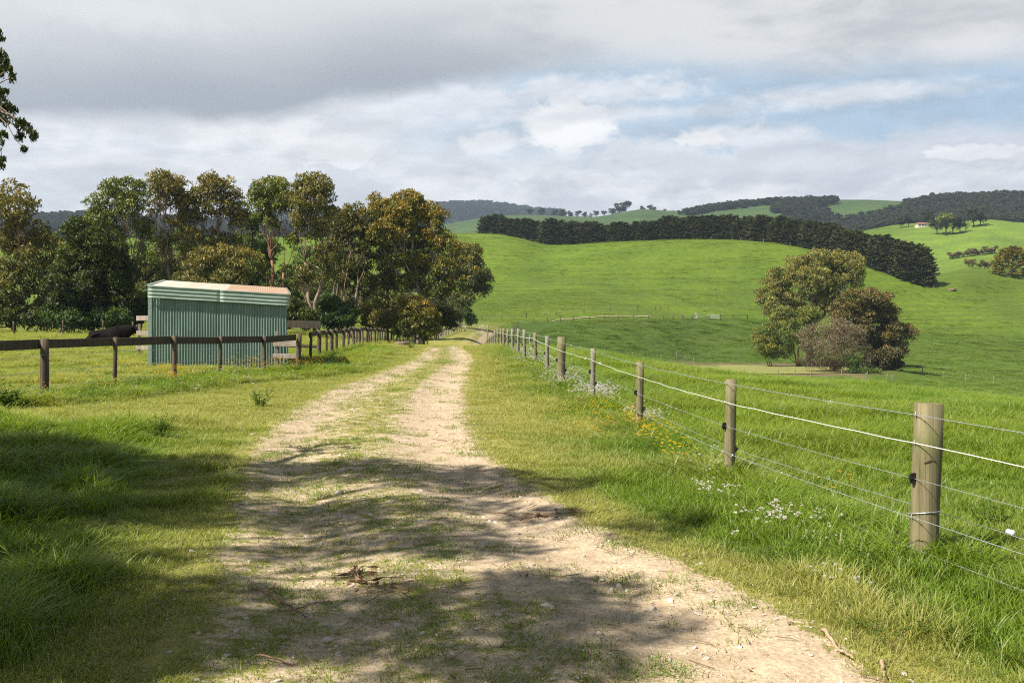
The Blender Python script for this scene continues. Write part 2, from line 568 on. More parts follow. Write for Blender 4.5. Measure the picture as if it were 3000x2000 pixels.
def region(x, y):
    """lush 0..1, bare 0..1 of the ground near the track"""
    c = road_c(y); w = road_w(y)
    t = (x - c) / w
    n1 = fbm(x / 1.3, y / 1.3, 3, 31); n2 = fbm(x / .45, y / .45, 3, 41)
    fx = fence_x(y)
    s = (x - (c + w)) / np.maximum(fx - (c + w), .4)
    lushR = sstep(.3, 1.0, s + n1 * .65) * sstep(70, 40, y) + sstep(1.0, 1.3, s)
    dl = (c - w) - x
    lushR = np.maximum(lushR, sstep(.3, 1.0, x - (c + w) + n1 * .5) * sstep(13, 9, y))
    lushL = np.where(y < 17, sstep(.2, 1.7, dl + n1 * 1.2), .36 + .5 * sstep(4.0, 6.5, dl + n1 * 3) * sstep(44, 34, y))
    lushL = np.where((y >= 13) & (y < 17), lushL * (17 - y) / 4 + (y - 13) / 4 * .3, lushL)
    lushL = np.where((y >= 17) & (x < c - w - 4.5), .5 + .25 * n1, lushL)
    lushL = np.maximum(lushL * np.where(y > 17, .7, 1), left_lush(x, y) * (.8 + n1))
    lush = np.where(x > c, lushR, lushL)
    lush = np.clip(lush, 0, 1) * sstep(1.0, 1.35, np.abs(t) + n2 * .2)
    far_r = (y > 60)
    # bare soil: two ruts; close to the camera nearly the whole width is worn
    near = sstep(17, 9, y)
    rut = np.interp(t, [-1.12, -.97, -.72, -.42, -.1, .2, .42, .9, 1.12], [0, .62, .82, .50, .30, .42, 1.05, .98, 0])
    nearv = np.interp(t, [-1.15, -.97, -.6, -.3, .0, .34, .6, .95, 1.13], [0, .50, .64, .60, .54, .84, 1.05, .98, 0])
    mid = np.exp(-(t / .4) ** 2)
    wide = sstep(1.2, .82, np.abs(t)) * (1 - mid * .12)
    right = sstep(-.1, .35, t)
    bare = rut * (1 - near) + near * nearv
    bare = bare * sstep(1.35, 1.0, np.abs(t)) * sstep(172, 158, y)
    bare = bare * (1 - .35 * sstep(60, 66, y) * sstep(118, 105, y))
    bare = np.where(y > 60, bare * np.where(t > 0, 1.0, .5), bare)
    return lush, np.clip(bare + n1 * .1 * (bare > .02), 0, 1.2), t


PAST = {  # pasture colours (linear); the far ridges have cloud shade painted in
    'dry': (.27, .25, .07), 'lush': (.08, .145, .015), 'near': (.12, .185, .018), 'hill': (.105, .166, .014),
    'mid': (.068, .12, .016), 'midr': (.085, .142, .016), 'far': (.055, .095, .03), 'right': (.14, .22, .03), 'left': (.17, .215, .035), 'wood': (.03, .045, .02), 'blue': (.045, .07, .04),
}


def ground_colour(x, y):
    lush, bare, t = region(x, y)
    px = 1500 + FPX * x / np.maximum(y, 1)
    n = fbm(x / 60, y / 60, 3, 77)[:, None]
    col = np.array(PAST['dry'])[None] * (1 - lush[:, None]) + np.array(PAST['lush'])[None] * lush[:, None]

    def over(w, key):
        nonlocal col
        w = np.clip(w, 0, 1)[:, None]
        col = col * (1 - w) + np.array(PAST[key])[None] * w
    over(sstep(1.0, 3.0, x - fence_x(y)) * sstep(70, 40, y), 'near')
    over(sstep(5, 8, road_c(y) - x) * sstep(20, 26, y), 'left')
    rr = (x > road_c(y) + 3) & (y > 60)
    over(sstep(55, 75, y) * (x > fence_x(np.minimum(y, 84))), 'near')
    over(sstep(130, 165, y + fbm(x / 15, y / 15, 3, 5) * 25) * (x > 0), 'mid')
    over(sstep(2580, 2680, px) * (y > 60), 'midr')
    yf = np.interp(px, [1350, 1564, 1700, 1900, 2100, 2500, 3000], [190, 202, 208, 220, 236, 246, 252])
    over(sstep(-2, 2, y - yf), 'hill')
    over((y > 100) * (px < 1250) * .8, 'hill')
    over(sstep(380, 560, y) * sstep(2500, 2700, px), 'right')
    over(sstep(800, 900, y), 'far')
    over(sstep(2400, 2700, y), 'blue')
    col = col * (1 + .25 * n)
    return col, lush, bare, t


def track2(x, y):
    """pale second track running along the foot of the hill"""
    px = 1500 + FPX * x / np.maximum(y, 1)
    yc = np.interp(px, [1480, 1564, 1640, 1760, 1880, 1990, 2060], [171, 190, 203, 209, 215, 222, 228])
    return .9 * np.exp(-((y - yc) / 1.0) ** 2) * sstep(1610, 1660, px) * sstep(1960, 1850, px)


def ground_material(track=False):
    m, g = new_mat('worn_track_soil_and_grass' if track else 'pasture_grass_ground')
    geo = g.node('ShaderNodeNewGeometry'); pos = geo.outputs['Position']
    ca = g.attr('col').outputs['Color']; ba = g.attr('bare').outputs['Fac']; hl = g.attr('hill').outputs['Fac']
    nS = g.noise(pos, 38, 4, .65); nM = g.noise(pos, 6, 5, .62); nL = g.noise(pos, .55, 5, .6); nX = g.noise(pos, .06, 4, .55)
    # grass tone
    tone = g.math('ADD', g.math('MULTIPLY', nM, .5), g.math('MULTIPLY', nL, .5))
    tone = g.math('ADD', g.math('MULTIPLY', tone, .7), g.math('MULTIPLY', nX, .3))
    gr = g.mix(g.ramp01(tone, .36, .64), g.mix(1.0, ca, (.62, .70, .75), 'MULTIPLY'), g.mix(1.0, ca, (1.32, 1.22, 1.15), 'MULTIPLY'))
    # trodden contour lines on the hills
    terr = g.noise(g.mapping(pos, (.03, .06, 1.5)), 1.0, 5, .7, .3)
    terr2 = g.noise(g.mapping(pos, (.16, .25, 1.0)), 1.0, 3, .6)
    sz_ = g.node('ShaderNodeSeparateXYZ'); g.l.new(pos, sz_.inputs[0])
    tl = g.math('MULTIPLY', g.math('MULTIPLY', g.ramp01(terr, .47, .58), hl), g.ramp01(g.math('ADD', sz_.outputs[2], g.math('MULTIPLY', nX, 14)), 30, 8, True, .25, 1.0))
    gr = g.mix(g.math('MULTIPLY', tl, .6), gr, (.085, .115, .022))
    tuft = g.math('MULTIPLY', g.ramp01(g.noise(g.mapping(pos, (.5, .16, .9)), 1.0, 4, .7), .55, .72), g.ramp01(hl, .02, .3))
    gr = g.mix(g.math('MULTIPLY', tuft, .4), gr, g.mix(1.0, gr, (.45, .55, .7), 'MULTIPLY'))
    # soil
    soil = g.mix(g.ramp01(nS, .3, .7), (.43, .335, .225), (.63, .51, .36))
    soil = g.mix(g.ramp01(nM, .35, .7), g.mix(1.0, soil, (.80, .77, .74), 'MULTIPLY'), soil)
    soil = g.mix(g.ramp01(g.noise(pos, 1.1, 4, .6), .58, .72), soil, g.mix(1.0, soil, (.82, .79, .75), 'MULTIPLY'))
    peb = g.node('ShaderNodeTexVoronoi'); g.put(peb.inputs['Vector'], pos); peb.inputs['Scale'].default_value = 46
    pb = g.math('MULTIPLY', g.ramp01(peb.outputs['Distance'], .26, .16), g.ramp01(g.noise(pos, 9, 2), .5, .6))
    soil = g.mix(g.math('MULTIPLY', pb, .6), soil, g.mix(g.noise(pos, 30, 1), (.34, .29, .23), (.72, .66, .58)))
    brk = g.math('ADD', g.math('MULTIPLY', g.math('SUBTRACT', nM, .5), 1.5), g.math('MULTIPLY', g.math('SUBTRACT', g.noise(pos, 17, 4, .7), .5), 1.0))
    f = g.ramp01(g.math('ADD', ba, brk), .36, .56)
    f = g.math('MULTIPLY', f, g.ramp01(ba, .02, .2))
    base = g.mix(f, gr, soil)
    pale = g.attr('pale').outputs['Fac']
    base = g.mix(g.ramp01(g.math('ADD', pale, g.math('MULTIPLY', g.math('SUBTRACT', nL, .5), .8)), .35, .6), base, (.55, .43, .30))
    h = g.math('ADD', g.math('MULTIPLY', nM, .035), g.math('MULTIPLY', nS, .012))
    h = g.math('ADD', h, g.math('MULTIPLY', pb, .012))
    h = g.math('ADD', h, g.math('MULTIPLY', g.math('MULTIPLY', g.math('ADD', terr, g.math('MULTIPLY', terr2, .5)), hl), 1.3))
    h = g.math('ADD', h, g.math('MULTIPLY', g.noise(pos, .9, 5, .65), g.ramp01(hl, -.001, .3, True, .05, .45)))
    finish(g, base, .9, g.bump(h, .8, 1.0), .15)
    return m


def build_ground():
    th = np.radians(np.linspace(-62, 62, 700))
    r = np.exp(np.linspace(math.log(.8), math.log(5600), 860))
    R, T_ = np.meshgrid(r, th, indexing='ij')
    x = (R * np.sin(T_)).ravel(); y = (R * np.cos(T_) - 9).ravel()
    z = hgt(x, y)
    z = np.where(y > 4300, np.minimum(z, 60), z)
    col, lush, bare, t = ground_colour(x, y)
    # ponds' muddy rim
    pr = np.hypot((x - 38) * .85, y - 163)
    mud = (sstep(22.5, 19, pr + fbm(x / 3, y / 3, 3, 8) * 4) * sstep(2700, 2400, 1500 + FPX * x / np.maximum(y, 1)))
    col = col * (1 - mud[:, None]) + np.array((.17, .12, .075)) * mud[:, None]
    hill = sstep(165, 215, y) * sstep(900, 600, y)
    # bare foot of the windbreak
    ny, nx = len(r), len(th)
    i = np.arange(ny - 1)[:, None] * nx + np.arange(nx - 1)[None]
    q = np.stack([i, i + 1, i + nx + 1, i + nx], -1).reshape(-1, 4)[:, ::-1]
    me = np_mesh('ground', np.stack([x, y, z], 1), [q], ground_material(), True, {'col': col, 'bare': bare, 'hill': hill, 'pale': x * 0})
    tag(obj('ground', me), 'rolling green pasture falling to a valley and rising to hills', kind='structure')
    # track sheet
    ys = np.concatenate([np.arange(-4, 30, .14), np.arange(30, 200, .6)])
    ts = np.linspace(-1.25, 1.25, 44)
    Y, Tt = np.meshgrid(ys, ts, indexing='ij')
    X = road_c(Y) + Tt * road_w(Y)
    x = X.ravel(); y = Y.ravel()
    z = hgt(x, y) + .022 + .02 * sstep(30, 120, y) + (.012 * fbm(x / .35, y / .35, 3, 61) * sstep(40, 20, y))
    z = z - .04 * sstep(1.08, 1.25, np.abs(Tt.ravel()))
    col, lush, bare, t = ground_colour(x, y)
    ny, nx = len(ys), len(ts)
    i = np.arange(ny - 1)[:, None] * nx + np.arange(nx - 1)[None]
    q = np.stack([i, i + 1, i + nx + 1, i + nx], -1).reshape(-1, 4)
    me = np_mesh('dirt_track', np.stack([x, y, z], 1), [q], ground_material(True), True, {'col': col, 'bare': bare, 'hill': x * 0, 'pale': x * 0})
    tag(obj('dirt_track', me), 'pale two-rut dirt track with a grassy middle running to the gate', kind='structure')


build_ground()


def far_track():
    px = np.linspace(1615, 1905, 90); yc = np.interp(px, [1600, 1640, 1760, 1880, 1990], [199, 205, 212, 218, 226]) + 3
    X = (px - 1500) / FPX * yc
    V = []
    for s in (-.5, -.18, .18, .5):
        Y = yc + s + .25 * np.sin(px / 9.0) + fbm(px / 12, px * 0 + s, 2, 5) * .5
        V.append(np.stack([X, Y, hgt(X, Y) + .12], 1))
    V = np.concatenate(V); n = len(px)
    i = np.arange(3)[:, None] * n + np.arange(n - 1)[None]
    m, g = new_mat('pale_far_track'); finish(g, g.mix(g.noise(g.node('ShaderNodeNewGeometry').outputs['Position'], 1.2, 4), (.27, .25, .12), (.46, .39, .26)), .9, None, .1)
    me = np_mesh('far_track', V, [np.stack([i, i + 1, i + n + 1, i + n], -1).reshape(-1, 4)], m, True)
    tag(obj('far_track', me), 'thin pale farm track along the foot of the green hill', kind='structure')


far_track()

# ------------------------------------------------------------------ materials
def leaf_material(name, dark, mid, tip, trans=.2, rough=.5, spec=.35):
    """tint.r chooses dark -> mid -> new-growth colour, tint.g is a brightness jitter of the single leaf"""
    m, g = new_mat(name)
    sp = g.node('ShaderNodeSeparateColor'); g.l.new(g.attr('tint').outputs['Color'], sp.inputs[0])
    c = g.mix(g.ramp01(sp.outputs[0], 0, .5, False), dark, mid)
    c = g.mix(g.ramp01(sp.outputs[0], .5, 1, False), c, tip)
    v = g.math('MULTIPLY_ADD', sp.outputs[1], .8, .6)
    hs = g.node('ShaderNodeHueSaturation'); g.put(hs.inputs['Color'], c); g.put(hs.inputs['Value'], v)
    c = hs.outputs[0]
    finish(g, c, rough, None, spec, 0, trans, g.mix(1.0, c, (1.15, 1.2, .6), 'MULTIPLY'))
    return m


def bark_material(name, a, b, sc=6, strength=.5):
    m, g = new_mat(name)
    tc = g.node('ShaderNodeTexCoord').outputs['Object']
    n = g.noise(g.mapping(tc, (sc, sc, sc * .18)), 1.0, 5, .65, .3)
    n2 = g.noise(tc, sc * .35, 4, .6)
    c = g.mix(g.ramp01(n, .35, .65), a, b)
    c = g.mix(g.ramp01(n2, .5, .68), c, g.mix(1.0, c, (.5, .45, .4), 'MULTIPLY'))
    finish(g, c, .9, g.bump(n, strength, .03), .15)
    return m


M = {}
M['gum'] = leaf_material('gum_leaves', (.045, .065, .02), (.14, .14, .034), (.26, .205, .045))
M['gum_green'] = leaf_material('green_gum_leaves', (.04, .075, .016), (.115, .16, .028), (.22, .22, .04))
M['gum_gold'] = leaf_material('golden_gum_leaves', (.05, .07, .016), (.145, .16, .028), (.32, .21, .033))
M['pond'] = leaf_material('olive_gum_leaves', (.05, .065, .02), (.135, .15, .035), (.27, .24, .055))
M['bronze'] = leaf_material('bronze_leaves', (.048, .048, .018), (.122, .108, .034), (.225, .16, .042))
M['brown'] = leaf_material('dry_brown_leaves', (.075, .06, .037), (.15, .122, .07), (.23, .18, .10), .2)
M['wattle'] = leaf_material('dark_wattle_leaves', (.022, .038, .008), (.055, .08, .013), (.12, .135, .02))
M['shrub'] = leaf_material('shrub_leaves', (.014, .03, .008), (.035, .075, .012), (.09, .14, .02))
M['cypress'] = leaf_material('cypress_foliage', (.018, .03, .011), (.045, .062, .02), (.12, .12, .04), .12, .7, .15)
M['cypress_gold'] = leaf_material('golden_cypress_foliage', (.06, .058, .01), (.17, .15, .02), (.30, .23, .03), .15, .7, .15)
M['far'] = leaf_material('far_forest_leaves', (.018, .026, .014), (.035, .045, .02), (.07, .07, .035), .1, .8, .1)
M['weed'] = leaf_material('weed_leaves', (.05, .10, .012), (.10, .17, .02), (.18, .25, .05), .35, .35, .5)
M['bark_gum'] = bark_material('pale_gum_bark', (.36, .27, .21), (.16, .11, .08), 5)
M['bark_white'] = bark_material('grey_white_gum_bark', (.50, .45, .40), (.26, .21, .17), 4)
M['bark_red'] = bark_material('reddish_bark', (.30, .16, .10), (.12, .07, .05), 5)
M['bark_dark'] = bark_material('dark_bark', (.10, .075, .055), (.045, .035, .028), 5)


# ------------------------------------------------------------------ foliage
def cards(C, A, B, L, W):
    """pointed leaf cards at C, length axis A, width axis B"""
    L = np.asarray(L)[:, None]; W = np.asarray(W)[:, None]
    V = np.stack([C - A * L * .5, C + B * W * .5 - A * L * .08, C + A * L * .5, C - B * W * .5 - A * L * .08], 1)
    return V.reshape(-1, 3)


def rdir(n, r=None):
    v = (r or rng).normal(size=(n, 3)); return v / (np.linalg.norm(v, axis=1)[:, None] + 1e-9)


def tuft_cloud(q, rs, n, L, W, droop=.5, flat=.75, up_tint=.5, base_t=.5, seedt=None):
    """one leafy sub-clump: leaves crowd its upper shell and hang below it"""
    d = rdir(n)
    d[:, 2] = np.where(rng.random(n) < .68, np.abs(d[:, 2]), d[:, 2])
    rr = rs * (.45 + .6 * rng.random(n) ** .6)
    C = q + d * rr[:, None] * np.array([1, 1, flat])
    A = rdir(n); A[:, 2] -= droop * 2; A /= np.linalg.norm(A, axis=1)[:, None]
    B = np.cross(A, rdir(n)); B /= np.linalg.norm(B, axis=1)[:, None] + 1e-9
    V = cards(C, A, B, L * (.6 + .8 * rng.random(n)), W * (.6 + .8 * rng.random(n)))
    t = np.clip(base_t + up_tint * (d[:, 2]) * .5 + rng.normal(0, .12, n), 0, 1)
    col = np.stack([t, rng.random(n), rng.random(n)], 1)
    return V, np.repeat(col, 4, 0)


def spline(p0, p1, bend, m=7, r=None):
    p0 = np.array(p0, float); p1 = np.array(p1, float)
    t = np.linspace(0, 1, m)[:, None]
    c = (p0 + p1) / 2 + np.array(bend, float)
    P_ = (1 - t) ** 2 * p0 + 2 * t * (1 - t) * c + t * t * p1
    L = np.linalg.norm(p1 - p0)
    P_[1:-1] += rng.normal(0, L * .018, (m - 2, 3))
    return P_


PX = 3000 / 2352.0


def gum_tree(name, label, Y, base, lobes, leaf='gum', bark='bark_gum', group=None, fork=.3, stems=1, dens=1.0, sub=.54, leafL=.3, leafW=.1, tint=.42, tr=.16,
             droop=.5, depth=.8, crown_r=None, trunk_h=None, cat='tree', fill=1.0, twig=True, scale_px=PX):
    """base and lobes are where the stem and each mass of foliage were surveyed: (x, y, rx, ry) in photo units at distance Y"""
    k = Y / FPX * scale_px
    bx, by = base
    b = P(bx * scale_px, by * scale_px, Y)
    gz = hz1(b.x, b.y)
    b = np.array([b.x, b.y, gz - .1])
    root = empty(name, b, label, cat, group)
    tk = Acc(); cr = Acc()
    L = []
    for (x, y, rx, ry) in lobes:
        p = P(x * scale_px, y * scale_px, Y)
        c = np.array([p.x, p.y + rng.uniform(-1, 1) * depth * rx * k, p.z]) - b
        L.append((c, rx * k, ry * k))
    top = max(c[2] for c, a, d in L)
    cx = np.mean([c[0] for c, a, d in L])
    trunks = []
    for s in range(stems):
        off = np.array([rng.uniform(-.35, .35), rng.uniform(-.3, .3), 0]) * (stems > 1)
        lean = np.array([cx * .25 + rng.uniform(-.08, .08) * top * (stems > 1), rng.uniform(-.05, .05) * top, 0])
        f = off + lean + np.array([0, 0, top * fork * rng.uniform(.85, 1.15)])
        r0 = tr * rng.uniform(.8, 1.1) * (top / 9)
        pts = spline(off, f, (rng.uniform(-.2, .2), rng.uniform(-.2, .2), 0), 7)
        r0 *= .72
        tk.tube(pts, np.linspace(r0 * 1.25, r0 * .85, 7), 9)
        trunks.append((f, r0 * .85))
    for i, (c, a, d) in enumerate(L):
        f, rf = min(trunks, key=lambda t: np.linalg.norm((t[0] - c)[:2]) + rng.uniform(0, .6))
        start = f
        if c[2] < f[2] + .4:
            start = f * np.array([.6, .6, max(.15, (c[2] - d) / max(f[2], .1) * .7)]); start[2] = min(start[2], f[2] * .9)
        end = c - np.array([0, 0, d * .35])
        v = end - start
        out = np.array([v[0] * .25, v[1] * .25, -abs(v[2]) * .02])
        rl = rf * np.clip(.35 + .12 * a, .3, .75)
        pts = spline(start, end, out, 8)
        tk.tube(pts, np.linspace(rl, rl * .38, 8), 7)
        # sub-clumps on this lobe
        ns = max(4, int(fill * 3.0 * (a * d * 1.0 + a * a * .8) / (sub * sub)))
        dd = rdir(ns); dd[:, 2] = dd[:, 2] * .9 + .18
        rr = .45 + .6 * rng.random(ns) ** .5
        Q = c + dd * rr[:, None] * np.array([a, a * .9, d]) * .94
        for q in Q:
            if q[2] < .25: continue
            rs = sub * rng.uniform(.6, 1.25)
            n = int(dens * 125 * (rs / .62) ** 2 * (.3 * .1) / (leafL * leafW) * .8)
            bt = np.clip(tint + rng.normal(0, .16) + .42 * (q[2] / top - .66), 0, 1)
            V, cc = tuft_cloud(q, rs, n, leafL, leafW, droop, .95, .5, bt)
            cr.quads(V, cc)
        if twig:
            for q in Q[: min(len(Q), 16)]:
                s0 = pts[rng.integers(3, 8)]
                if q[2] < .3: continue
                tk.tube(spline(s0, q, (0, 0, -.1), 4), np.linspace(rl * .3, .012, 4), 4, cap=False)
    tk.build('trunk', M[bark], root, True)
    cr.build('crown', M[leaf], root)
    return root


# ------------------------------------------------------------------ the row of gums behind the paddock
GR = 'gum trees lining the left paddock'
gum_tree('gum_tree', 'reddish-brown gum cut by the left edge of the photo, its thin top half bare', 76, (30, 757),
         [(-60, 600, 40, 60), (115, 610, 26, 40), (105, 660, 30, 40), (-20, 730, 60, 30), (-30, 470, 45, 60), (20, 480, 45, 55), (55, 490, 42, 40), (40, 545, 60, 45), (95, 560, 38, 40), (10, 600, 70, 50), (75, 610, 45, 40), (30, 670, 62, 50), (-30, 680, 40, 60), (70, 700, 40, 30)],
         'gum', 'bark_red', GR, stems=3, dens=.75, tint=.5, fill=.8)
gum_tree('wattle_tree', 'broad dark green bushy wattle standing beyond the bull', 72, (215, 760),
         [(195, 545, 32, 35), (225, 580, 60, 45), (175, 605, 40, 40), (250, 640, 55, 55), (175, 665, 50, 50), (220, 700, 70, 45), (285, 690, 30, 45), (150, 720, 35, 30)],
         'wattle', 'bark_dark', None, dens=1.25, sub=.6, tint=.42, droop=.1, leafL=.22, leafW=.09, fill=1.3)
gum_tree('gum_tree', 'olive gum with a domed crown and forked pale stems, next right of the dark wattle', 84, (312, 750),
         [(283, 445, 42, 34), (255, 465, 25, 28), (318, 455, 28, 32), (225, 480, 30, 30), (300, 492, 42, 26), (245, 512, 36, 26), (205, 500, 18, 22), (320, 525, 30, 22), (270, 548, 28, 20), (335, 600, 22, 26)],
         'gum_green', 'bark_gum', GR, stems=2, fork=.42, dens=.85, tint=.5, fill=.8)
gum_tree('gum_tree', 'narrow-headed olive gum, second of the tall gums above the shed\'s left end', 86, (402, 745),
         [(385, 430, 44, 28), (360, 445, 25, 28), (412, 440, 22, 30), (385, 462, 45, 25), (428, 480, 26, 34), (352, 480, 18, 20), (405, 515, 34, 26), (430, 560, 26, 34), (375, 560, 22, 26), (395, 640, 34, 40)],
         'gum', 'bark_gum', GR, stems=3, fork=.42, dens=.85, tint=.55, fill=.8)
gum_tree('gum_tree', 'wide brown-green gum with thin upright stems, above the middle of the shed', 88, (482, 745),
         [(483, 430, 26, 24), (515, 445, 30, 26), (470, 458, 36, 28), (540, 470, 22, 28), (505, 480, 45, 28), (450, 500, 26, 26), (540, 505, 26, 26), (480, 560, 40, 30), (520, 575, 40, 32), (450, 600, 36, 34)],
         'gum', 'bark_gum', GR, stems=3, fork=.42, dens=.8, tint=.56, fill=.8)
gum_tree('gum_tree', 'low brown-green gum filling the gap right behind the shed roof', 80, (505, 755),
         [(455, 610, 40, 36), (510, 600, 45, 36), (560, 615, 32, 34), (475, 665, 45, 36), (535, 660, 40, 36), (430, 660, 30, 36)],
         'gum', 'bark_dark', GR, stems=3, fork=.3, dens=.95, tint=.45, fill=1.0)
gum_tree('gum_tree', 'dark low gum between the two tallest pale-stemmed gums', 90, (585, 750),
         [(560, 485, 16, 22), (575, 515, 30, 24), (600, 590, 34, 34), (575, 640, 36, 40), (610, 680, 36, 34), (655, 700, 30, 28)],
         'gum_green', 'bark_dark', GR, stems=2, dens=.9, tint=.25)
gum_tree('gum_tree', 'bright green-topped gum with a bare reddish fork under its crown', 84, (646, 750),
         [(620, 435, 34, 25), (592, 450, 22, 28), (648, 450, 24, 28), (618, 470, 42, 24), (600, 500, 24, 20), (655, 490, 16, 20), (630, 520, 20, 12), (676, 545, 18, 26), (590, 600, 18, 22)],
         'gum_green', 'bark_red', GR, stems=2, fork=.5, dens=1.0, tint=.6, fill=.9)
gum_tree('gum_tree', 'tall brown-topped gum with a grey trunk leaning in a fork right of the shed', 82, (718, 762),
         [(700, 430, 26, 26), (735, 432, 28, 26), (680, 455, 26, 32), (715, 470, 40, 30), (756, 465, 20, 34), (700, 510, 34, 28), (745, 510, 24, 30), (722, 545, 26, 16), (745, 590, 34, 26), (735, 630, 36, 30), (690, 640, 22, 30)],
         'gum', 'bark_gum', GR, stems=2, fork=.44, dens=1.0, tint=.45, fill=.9)
gum_tree('gum_tree', 'dark bushy gum with many thin stems, just left of the great golden gum', 90, (800, 757),
         [(775, 500, 28, 24), (810, 495, 20, 22), (790, 530, 45, 30), (825, 550, 34, 34), (775, 575, 40, 34), (820, 610, 40, 38), (780, 640, 36, 34), (830, 660, 34, 34), (850, 500, 12, 18)],
         'gum', 'bark_gum', GR, stems=4, fork=.35, dens=1.0, tint=.32)
gum_tree('gum_tree', 'great golden-orange gum with pale trunks, biggest crown of the row', 92, (962, 762),
         [(890, 468, 42, 26), (935, 470, 40, 24), (860, 498, 34, 30), (910, 505, 48, 32), (970, 495, 40, 28), (1005, 510, 26, 30), (880, 545, 48, 34), (945, 550, 50, 34), (1005, 555, 38, 34),
          (1035, 590, 22, 36), (900, 600, 40, 30), (965, 610, 50, 34), (1020, 625, 36, 34), (930, 655, 42, 26), (880, 650, 30, 30), (1000, 670, 40, 26), (900, 700, 34, 24)],
         'gum_gold', 'bark_white', GR, stems=3, fork=.33, dens=1.1, tint=.5, tr=.2, fill=1.0)
gum_tree('gum_tree', 'dark round-headed gum leaning right at the right end of the row, by the track gates', 150, (1055, 757),
         [(1050, 585, 30, 26), (1080, 595, 26, 26), (1040, 620, 40, 30), (1095, 625, 26, 28), (1070, 650, 42, 26), (1108, 655, 20, 26), (1060, 690, 34, 22), (1030, 700, 28, 22), (1115, 672, 12, 14)],
         'gum_gold', 'bark_gum', GR, stems=4, fork=.4, dens=1.1, tint=.3, fill=1.0, sub=.85, leafL=.4, leafW=.14)
gum_tree('gum_sapling', 'low olive and gold gum sapling leaning over the rail fence beside the track', 86, (985, 778),
         [(945, 705, 24, 20), (965, 722, 38, 24), (925, 738, 28, 24), (985, 730, 26, 24), (950, 755, 36, 20), (985, 760, 24, 20), (925, 762, 20, 14)],
         'gum_gold', 'bark_dark', None, stems=3, dens=1.3, sub=.45, tint=.45, fill=1.3, cat='small tree')
SH = 'dark shrubs under the row of gums'
for nm, lab, Y, b, lb, lf in [
    ('shrub', 'black-green shrub below the grey forked gum, right of the shed', 84, (782, 757), [(770, 715, 28, 24), (795, 720, 26, 24), (780, 740, 40, 18)], 'shrub'),
    ('shrub', 'low dark shrub behind the long rail fence, left of the gum sapling', 88, (870, 760), [(850, 725, 26, 22), (885, 735, 30, 22), (865, 745, 34, 16)], 'gum'),
    ('shrub', 'dense dark shrub at the right foot of the last gum of the row', 148, (1078, 757), [(1075, 725, 14, 16), (1082, 738, 13, 12)], 'shrub'),
    ('shrub', 'dark shrub beneath the forked red-stemmed gum, seen over the shed roof\'s right end', 80, (690, 760), [(675, 720, 30, 28), (705, 735, 26, 20)], 'wattle'),
    ('shrub', 'dark shrub at the left photo edge under the red-brown gum', 74, (60, 760), [(20, 725, 36, 28), (70, 735, 34, 24), (110, 740, 26, 18)], 'wattle'),
    ('shrub', 'wide dark shrub at the foot of the wattle, left half', 70, (150, 762), [(130, 735, 40, 22), (175, 742, 34, 18)], 'shrub'),
    ('shrub', 'wide dark shrub at the foot of the wattle, right half, behind the bull', 71, (240, 762), [(215, 738, 36, 22), (262, 738, 36, 24)], 'shrub'),
    ('shrub', 'dark undergrowth bush behind the left end of the shed roof', 88, (390, 755), [(360, 700, 36, 30), (410, 695, 40, 34)], 'wattle'),
    ('shrub', 'dark undergrowth bush behind the right half of the shed roof', 92, (560, 755), [(530, 690, 40, 34), (590, 700, 40, 34), (640, 715, 30, 30)], 'wattle'),
    ('shrub', 'low dark bush under the great golden gum, behind the rail fence', 98, (930, 765), [(900, 735, 30, 24), (1010, 735, 34, 26), (1040, 740, 20, 18)], 'wattle'),
    ('shrub', 'dark shrub just left of the shed and behind the bull', 76, (325, 757), [(305, 690, 26, 38), (330, 710, 26, 34), (300, 735, 34, 20)], 'wattle'),
]:
    gum_tree(nm, lab, Y, b, lb, lf, 'bark_dark', SH, stems=3, dens=1.3, sub=.45, tint=.35, fill=1.4, cat='shrub', fork=.2, tr=.08)
gum_tree('gum_tree', 'shaded gum in the second row, behind the wattle and seen between its neighbours', 104, (180, 745), [(130, 610, 30, 30), (150, 650, 40, 40), (120, 690, 40, 40), (200, 690, 50, 40), (160, 720, 60, 24), (320, 620, 30, 30), (340, 660, 30, 36)], 'gum', 'bark_dark', GR, stems=3, tint=.25, fill=.9)
gum_tree('gum_tree', 'shaded gum in the second row, behind the shed and the low brown-green gum', 106, (400, 745), [(365, 600, 34, 30), (350, 640, 40, 40), (400, 690, 50, 40), (470, 700, 50, 34), (340, 700, 40, 34), (430, 620, 30, 36), (550, 700, 50, 34), (600, 640, 30, 40)], 'gum', 'bark_dark', GR, stems=3, tint=.2, fill=.9)
gum_tree('gum_tree', 'shaded gum in the second row, behind the golden gum\'s left side', 118, (850, 745), [(640, 660, 34, 34), (690, 690, 34, 34), (740, 670, 34, 36), (775, 690, 34, 34), (820, 690, 36, 34), (880, 690, 40, 34), (930, 705, 40, 30), (985, 700, 36, 30), (1020, 720, 30, 24), (650, 720, 50, 24)], 'gum', 'bark_dark', GR, stems=4, tint=.2, fill=.8)

